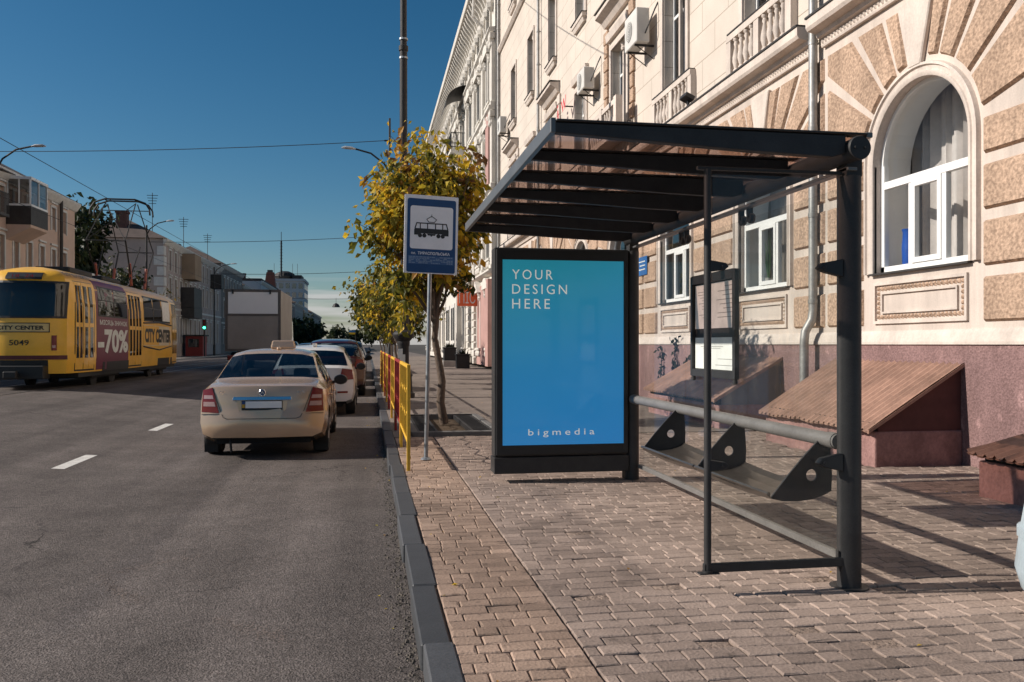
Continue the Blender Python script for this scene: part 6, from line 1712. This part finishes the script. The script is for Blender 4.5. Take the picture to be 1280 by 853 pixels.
# ------------------------------------------------------------------ trees
def leaf_mat(name, stops, trans=.45):
    m = bpy.data.materials.new(name); nt, N, L = nodes_of(m); bs = N['Principled BSDF']; out = N['Material Output']
    at = N.new('ShaderNodeAttribute'); at.attribute_name = 'tint'
    cr = N.new('ShaderNodeValToRGB'); els = cr.color_ramp.elements
    els[0].position, els[0].color = stops[0][0], (*stops[0][1], 1); els[1].position, els[1].color = stops[-1][0], (*stops[-1][1], 1)
    for p, c_ in stops[1:-1]:
        e = els.new(p); e.color = (*c_, 1)
    L.new(at.outputs['Fac'], cr.inputs[0]); L.new(cr.outputs[0], bs.inputs['Base Color']); bs.inputs['Roughness'].default_value = .55; bs.inputs['Specular IOR Level'].default_value = .3
    tl = N.new('ShaderNodeBsdfTranslucent'); L.new(cr.outputs[0], tl.inputs['Color'])
    mx = N.new('ShaderNodeMixShader'); mx.inputs['Fac'].default_value = trans
    L.new(bs.outputs[0], mx.inputs[1]); L.new(tl.outputs[0], mx.inputs[2]); L.new(mx.outputs[0], out.inputs['Surface'])
    return m
M['leaf_autumn'] = leaf_mat('autumn_leaf', [(0, (.05, .06, .012)), (.3, (.16, .155, .022)), (.5, (.38, .30, .03)), (.74, (.74, .50, .035)), (.90, (.55, .28, .03)), (1, (.16, .08, .03))])
M['leaf_green'] = leaf_mat('green_leaf', [(0, (.018, .030, .008)), (.4, (.04, .055, .012)), (.75, (.10, .09, .016)), (1, (.30, .19, .02))])
M['leaf_dark'] = leaf_mat('dark_leaf', [(0, (.010, .020, .008)), (.5, (.022, .036, .012)), (.85, (.05, .06, .018)), (1, (.11, .09, .02))], .25)
def add_leaf(b, p, d, ln, wd, r):
    """one leaf: a creased kite hanging along d"""
    d = d.normalized(); s = d.cross(Vector((r.uniform(-1, 1), r.uniform(-1, 1), r.uniform(-.3, 1)))).normalized()
    n = s.cross(d); m1 = p + d * ln * .45
    b.add([p, m1 + s * wd * .5 + n * wd * .18, p + d * ln - n * ln * .12, m1 - s * wd * .5 + n * wd * .18, p + d * ln * .5], [(0, 4, 1), (1, 4, 2), (2, 4, 3), (3, 4, 0)])
def tree(name, label, x, y, h, hc, rad, nl, ls, lm, seed, z0=0.0, bias=.5, lean=(0, 0), group=None, twr=.055, bark='bark', flat=1.0, sprays=90, twigs=True, loc=None):
    r = random.Random(seed)
    t = thing(name, label, 'tree', (x, y, z0), group)
    base = Vector((x, y, z0)); fork = base + Vector((lean[0] * .4, lean[1] * .4, hc)); top = base + Vector((lean[0], lean[1], h))
    b = MB()
    tp = [base + (fork - base) * (i / 5) + Vector((.03 * math.sin(i * 2.1 + seed), .03 * math.cos(i * 1.7), 0)) * (h / 5) for i in range(6)]
    b.tube(tp, [twr * (1.25 - .45 * i / 5) for i in range(6)], 10)
    b.build('trunk', M[bark], t, smooth=60)
    lb_ = MB(); cb = MB()
    cen = (fork + top) / 2 + Vector((lean[0] * .3, 0, 0)); rz = (h - hc) / 2
    ends = []
    for i in range(sprays):
        for _ in range(20):
            v = Vector((r.uniform(-1, 1), r.uniform(-1, 1), r.uniform(-1, 1)))
            if .25 < v.length < 1: break
        v = v * (.80 + .25 * noise.noise((v.x * 2 + seed, v.y * 2, v.z * 2)) + r.uniform(-.05, .18))
        ends.append(cen + Vector((v.x * rad, v.y * rad * flat, v.z * rz)))
    nlimb = max(4, sprays // 14)
    limbs = []
    for i in range(nlimb):
        e = ends[i * (len(ends) // nlimb)]; mid = fork.lerp(e, .5) + Vector((0, 0, rz * .12))
        limbs.append((fork, mid, fork.lerp(e, .85)))
        lb_.tube([fork - Vector((0, 0, .1)), fork.lerp(mid, .5) + Vector((r.gauss(0, .03), r.gauss(0, .03), 0)) * rad, mid, fork.lerp(e, .85)], [twr * .6, twr * .42, twr * .28, twr * .12], 6)
    per = nl // len(ends)
    for e in ends:
        q = min((l[1] for l in limbs), key=lambda w_: (w_ - e).length)
        if twigs: lb_.tube([q, q.lerp(e, .55) + Vector((0, 0, .08 * rad)), e], [twr * .18, twr * .12, twr * .05], 5)
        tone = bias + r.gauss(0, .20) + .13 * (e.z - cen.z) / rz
        out = (e - cen); out.z *= .4
        for k in range(per):
            u = r.random() ** .6
            p = q.lerp(e, .30 + .70 * u) + Vector([max(-.21, min(.21, r.gauss(0, .13))) for _ in range(3)]) * rad * .62
            d = Vector((r.gauss(0, .6), r.gauss(0, .6), -.65 + r.gauss(0, .45))) + out * (.35 / rad)
            cb.tint = max(0, min(1, tone + r.gauss(0, .17)))
            l = ls * r.choice((r.uniform(.45, .8), r.uniform(.8, 1.45)))
            add_leaf(cb, p, d, l, l * r.uniform(.45, .62), r)
    lb_.build('branches', M[bark], t, smooth=60)
    cb.build('crown', M[lm], t, tint=True)
    return t
G = 'street trees along the kerb'
tree('street_tree', 'young yellow and green autumn tree behind the stop sign, the nearest tree', 1.34, 15.0, 5.65, 1.9, 1.42, 8200, .155, 'leaf_autumn', 3, bias=.50, lean=(-.42, 0), group=G, twr=.066, sprays=170, loc=None)
for i, (y, h, rd, lab) in enumerate(((26.6, 5.0, 1.75, 'second autumn tree along the kerb, just behind the ornamental lamp post'), (30.2, 4.6, 1.8, 'third kerb tree, olive green, left of the ornamental lamp post'), (34.5, 5.0, 1.9, 'fourth kerb tree, partly yellow, behind the red railing panels'), (40, 5.2, 2.0, 'fifth kerb tree, dark olive, beyond the row of railings'), (49, 5.6, 2.1, 'sixth kerb tree, small in the distance on the right pavement'), (60, 6.0, 2.3, 'seventh kerb tree, far along the right pavement'), (74, 6.5, 2.5, 'farthest kerb tree on the right pavement'))):
    tree('street_tree', lab, 1.25, y, h, 1.5, rd, 1900 if i < 2 else 1000, .17 + .02 * i, 'leaf_autumn' if i in (0, 2) else 'leaf_green', 20 + i, bias=.36 if i in (0, 2) else .45, lean=(-.45, 0), group=G, sprays=70 if i < 2 else 45)
GL = 'trees across the street'
tree('leafy_tree', 'tall dark green tree between the peach house and the pale house', -22.3, 70, 13.9, 5.0, 3.2, 4200, .55, 'leaf_dark', 41, bias=.45, group=GL, twr=.25, bark='bark_dark', sprays=80)
tree('leafy_tree', 'lower olive tree right of the tall dark tree, behind the pantograph', -21.6, 79, 9.6, 2.6, 3.0, 1500, .5, 'leaf_dark', 42, bias=.55, group=GL, twr=.2, bark='bark_dark', sprays=60)
tree('leafy_tree', 'thin sparse brownish tree in front of the pale house wall', -19.6, 84.5, 7.6, 2.5, 2.4, 330, .35, 'leaf_green', 43, bias=.7, group=GL, twr=.14, bark='bark_dark', sprays=60)
for i, (x, y, h, rd, lab) in enumerate(((-18.6, 128, 6.2, 2.6, 'dark tree left of the cargo truck in front of the grey house'), (-18.4, 136, 5.2, 2.2, 'smaller dark tree touching the left side of the cargo truck'), (-18.2, 196, 9, 3.2, 'dark tree just right of the cargo truck'), (-18.2, 232, 10, 3.6, 'dark distant tree before the pale narrow house'), (-18, 272, 12.5, 4.4, 'tall distant tree rising above the far roofs'), (-18, 308, 11, 4.0, 'distant tree near the end of the left row'))):
    tree('leafy_tree', lab, x, y, h, 1.6, rd, 900, .42 + y * .003, 'leaf_dark', 60 + i, bias=.42, group=GL, twr=.18, bark='bark_dark', sprays=40, twigs=False)
GE = 'trees closing the end of the street'
for i, (x, y, h, rd) in enumerate(((-26, 420, 15, 6), (-16, 440, 12, 6), (-7, 450, 11, 6), (2, 460, 12.5, 7), (12, 440, 13, 7))):
    tree('leafy_tree', ['leftmost of the distant trees closing the end of the street', 'second from left of the distant trees closing the street', 'middle one of the distant trees closing the street', 'second from right of the distant trees closing the street', 'rightmost of the distant trees closing the street'][i], x, y, h, 1.2, rd, 1100, 1.7, 'leaf_dark', 80 + i, bias=.4, group=GE, twr=.3, bark='bark_dark', sprays=44, twigs=False)

# tree pit with raised kerb frame and a cast iron grate
t = thing('tree_grate', 'iron tree grate in a low raised stone frame around the nearest tree', 'tree grate', (1.37, 14.6, 0))
b = MB()
for (x0, x1, y0, y1) in ((.66, 2.08, 12.97, 13.07), (.66, 2.08, 16.18, 16.28), (.66, .76, 13.07, 16.18), (1.98, 2.08, 13.07, 16.18)): b.box(x0, x1, y0, y1, -.05, .07)
b.build('frame', M['kerb_plain'] if 'kerb_plain' in M else M['stone_grey'], t, bevel=.01)
b = MB()
for i in range(16): b.box(.78, 1.05, 13.1 + i * .19, 13.18 + i * .19, -.02, .05)
for i in range(16): b.box(1.66, 1.96, 13.1 + i * .19, 13.18 + i * .19, -.02, .05)
for x in (.76, 1.05, 1.62, 1.93): b.box(x, x + .04, 13.08, 16.17, -.02, .055)
b.build('bars', M['iron'], t)

# ------------------------------------------------------------------ lamp posts, signals, wires
lp = thing('ornamental_lamp_post', 'tall dark post with a heavy ornamental iron base behind the railing', 'lamp post', (.93, 22.5, 0))
b = MB(); b.lathe([(.30, 0), (.30, .12), (.24, .16), (.22, .55), (.25, .60), (.20, .68), (.15, .80), (.14, 1.35), (.17, 1.42), (.17, 1.5), (.26, 1.60), (.285, 1.68), (.25, 1.74), (.15, 1.80), (.13, 2.3), (.17, 2.42), (.14, 2.55), (.12, 3.1), (.16, 3.2), (.11, 3.35)], (.93, 22.5, 0), 18); b.build('base', M['iron'], lp, smooth=35)
b = MB(); b.lathe([(.105, 3.3), (.10, 9.2), (.125, 9.22), (.125, 9.34), (.09, 9.36), (.085, 14)], (.93, 22.5, 0), 14); b.build('pole', M['iron'], lp, smooth=35)
for zz in (9.0, 9.5):
    b = MB(); b.lathe([(.115, zz), (.115, zz + .05)], (.93, 22.5, 0), 14); b.build('band', M['galv'], lp)
b = MB(); b.box(.80, 1.06, 22.36, 22.365, 2.2, 2.65); b.box(.83, .97, 22.345, 22.35, .82, 1.15); b.box(.78, .90, 22.30, 22.305, 1.05, 1.3); b.build('stuck_papers', M['paper'], lp)
b = MB(); b.box(.86, .93, 22.35, 22.42, 11.6, 13.0); b.build('bracket', M['iron'], lp)
M['lamp_head'] = mat('lamp_head', (.55, .56, .56), .4, .3, var=.08)
def lamp(x, y, h, dx, label, z0=.1):
    t = thing('street_lamp', label, 'street lamp', (x, y, z0), 'curved arm street lamps')
    b = MB(); b.lathe([(.14, z0), (.13, z0 + 1.2), (.09, z0 + 1.3), (.07, h - .4)], (x, y, 0), 10); b.build('pole', M['iron'], t, smooth=40)
    b = MB(); b.tube([(x, y, h - 1.2), (x + dx * .12, y, h - .7), (x + dx * .4, y, h - .22), (x + dx * .75, y, h - .02)], .045, 7); b.build('arm', M['iron'], t, smooth=50)
    b = MB(); b.tube([(x + dx * .72, y, h - .04), (x + dx * .80, y, h), (x + dx * .95, y, h + .02), (x + dx * 1.02, y, h + .0)], [.05, .13, .13, .04], 9, flat=.55); b.build('lamp_head', M['lamp_head'], t, smooth=50)
    return t
lamp(-18.0, 45, 11.25, 2.2, 'street lamp with a curved arm above the peach house at the left edge')
lamp(-17.66, 72, 11.45, 2.1, 'street lamp with a curved arm right of the tram pantograph')
lamp(-17.6, 102, 10.8, 2.5, 'distant street lamp on a dark pole left of the cargo truck')
lamp(1.06, 42, 11.05, -2.3, 'street lamp whose arm reaches left out of the nearest autumn tree', 0)
M['wire'] = mat('wire_black', (.015, .015, .016), .6, var=.1)
def wire(a, c, sag, r, label, name='overhead_wire'):
    b = MB(); a, c = Vector(a), Vector(c); n = 14
    b.tube([a.lerp(c, i / n) - Vector((0, 0, sag * 4 * (i / n) * (1 - i / n))) for i in range(n + 1)], r, 5)
    tag(b.build(name, M['wire'], None), label, 'wire', 'overhead tram wires')
wire((-9.0, 6, 6.55), (-9.15, 420, 6.9), .15, .010, 'contact wire above the tram pantograph running down the street')
wire((-12.5, 6, 6.55), (-12.5, 420, 6.9), .15, .010, 'contact wire of the far tram track')
wire((-18.0, 45, 10.9), (.98, 42, 11.5), .15, .018, 'span wire crossing the sky from the left lamp to the right pole')
wire((-17.66, 72, 9.7), (1.06, 72, 10.6), .2, .022, 'lower span wire crossing the street above the pale house')
wire((-17.6, 102, 9.6), (1.2, 104, 10.4), .2, .028, 'far span wire crossing above the cargo truck')
wire((-17.6, 150, 9.6), (1.2, 150, 9.6), .3, .036, 'farthest span wire low over the end of the street')
wire((1.02, 22.5, 12.6), (6.4, 44.0, 21.0), .3, .014, 'thin wire from the tall dark post toward the ornate building')
b = MB(); b.tube([(1.06, 42, 10.8), (1.06, 42, 12.6)], .05, 6); b.box(.8, 1.3, 41.97, 42.03, 11.45, 11.52)
tag(b.build('wire_mast', M['iron'], None), 'short mast end with a crossbar above the nearest autumn tree', 'mast')
for x, y, z, lab in ((-5.5, 150, 8.6, 'hanging conical lamp over the street, left one'), (-2.2, 150, 8.1, 'hanging conical lamp over the street, right one')):
    t = thing('hanging_lamp', lab, 'lamp', (x, y, z), 'conical lamps hung over the street')
    b = MB(); b.lathe([(.7, z - .7), (.45, z - .2), (.1, z)], (x, y, 0), 10); b.build('shade', M['iron'], t)
    b = MB(); b.tube([(x, y, z), (x, y, z + .9)], .03, 5); b.build('cord', M['iron'], t)
ts = thing('traffic_light', 'traffic light showing green beside the distant pale house', 'traffic light', (-17.4, 95, .1))
b = MB(); b.lathe([(.07, .1), (.06, 3.0)], (-17.4, 95, 0), 8); b.build('pole', M['iron'], ts)
b = MB(); b.box(-17.6, -17.2, 94.85, 95.1, 3.0, 4.1); o = b.build('housing', M['black'], ts, bevel=.03)
for k, (mm) in enumerate((emit('signal_green', (.05, .9, .45), 6), M['lens_red'], M['lens_red'])):
    b = MB(); b.lathe([(.0, 94.83), (.14, 94.83), (.14, 94.86)], (-17.4, 0, 3.2 + k * .34), 14, axis='y', cap=False); b.build('lamp', mm, o)
t = thing('red_kiosk', 'small dark red kiosk on the far pavement under the traffic light', 'kiosk', (-18.5, 97, .1))
b = MB(); b.box(-19.6, -17.8, 96.2, 98.5, .1, 2.3); b.build('body', mat('kiosk_red', (.22, .025, .02), .6, var=.15), t)
b = MB(); b.box(-19.8, -17.6, 96.0, 98.7, 2.3, 2.45); b.build('roof', M['iron'], t)
b = MB(); b.box(-19.3, -18.2, 96.15, 96.195, 1.1, 2.0); b.build('window', M['window'], t)
# pale scuffs on the carriageway and grit along the gutter
M['scuff'] = mat('pale_scuff', (.22, .175, .15), .9, var=.2, scale=20)
b = MB(); r = random.Random(9)
for pts in ([(-1.78, 5.95), (-1.55, 6.2), (-1.2, 6.45)], [(-1.72, 5.9), (-1.55, 5.6), (-1.35, 5.35)], [(-.85, 4.95), (-.6, 4.7), (-.42, 4.55)], [(.02, 10.6), (.12, 9.8), (.05, 9.2)]):
    for (xa, ya), (xb, yb) in zip(pts, pts[1:]):
        for k in range(150):
            t_ = r.random(); x = lerp(xa, xb, t_) + r.gauss(0, .02); y = lerp(ya, yb, t_) + r.gauss(0, .05); s_ = r.uniform(.002, .008)
            z = road_z(x) + .003; a = r.uniform(0, 6.3)
            b.add([(x + s_ * math.cos(a + q), y + 1.6 * s_ * math.sin(a + q), z) for q in (0, 2.0, 4.3)], [(0, 1, 2)])
structure(b.build('road_scuffs', M['scuff']))
b = MB()
M['grit'] = mat('gutter_grit', (.10, .085, .07), .95, var=.4, scale=30)
for i in range(2600):
    y = 2.2 + 22 * r.random() ** 1.6; x = .248 - abs(r.gauss(0, .055)); s_ = r.uniform(.004, .014); z = -.13
    a = r.uniform(0, 6.3)
    b.add([(x + s_ * math.cos(a + q), y + s_ * math.sin(a + q), z) for q in (0, 2.1, 4.2)] + [(x, y, z + s_ * r.uniform(.5, 1.1))], [(0, 1, 3), (1, 2, 3), (2, 0, 3)])
structure(b.build('gutter_gravel', M['grit']), 'stuff')
# loose leaves and grit on the paving and in the gutter
b = MB(); r = random.Random(5)
for i in range(170):
    if r.random() < .55: x, y = r.uniform(-.05, .245) if r.random() < .5 else r.uniform(.42, .62), r.uniform(3, 40); z = -.128 if x < .25 else .004
    else: x, y = r.uniform(.5, 5.5), r.uniform(2.6, 24); z = .006
    s_ = r.uniform(.008, .022); a = r.uniform(0, 6.28); b.tint = r.uniform(.4, 1)
    dx, dy = math.cos(a) * s_, math.sin(a) * s_
    b.add([(x - dx, y - dy, z), (x + dy * .5, y - dx * .5, z + s_ * .5), (x + dx, y + dy, z + .002), (x - dy * .5, y + dx * .5, z + s_ * .3)], [(0, 1, 2), (0, 2, 3)])
structure(b.build('fallen_leaves', M['leaf_autumn'], None, tint=True), 'stuff')
bd['label'] = 'long cream building with arched windows and rough tan stone blocks behind the shelter'
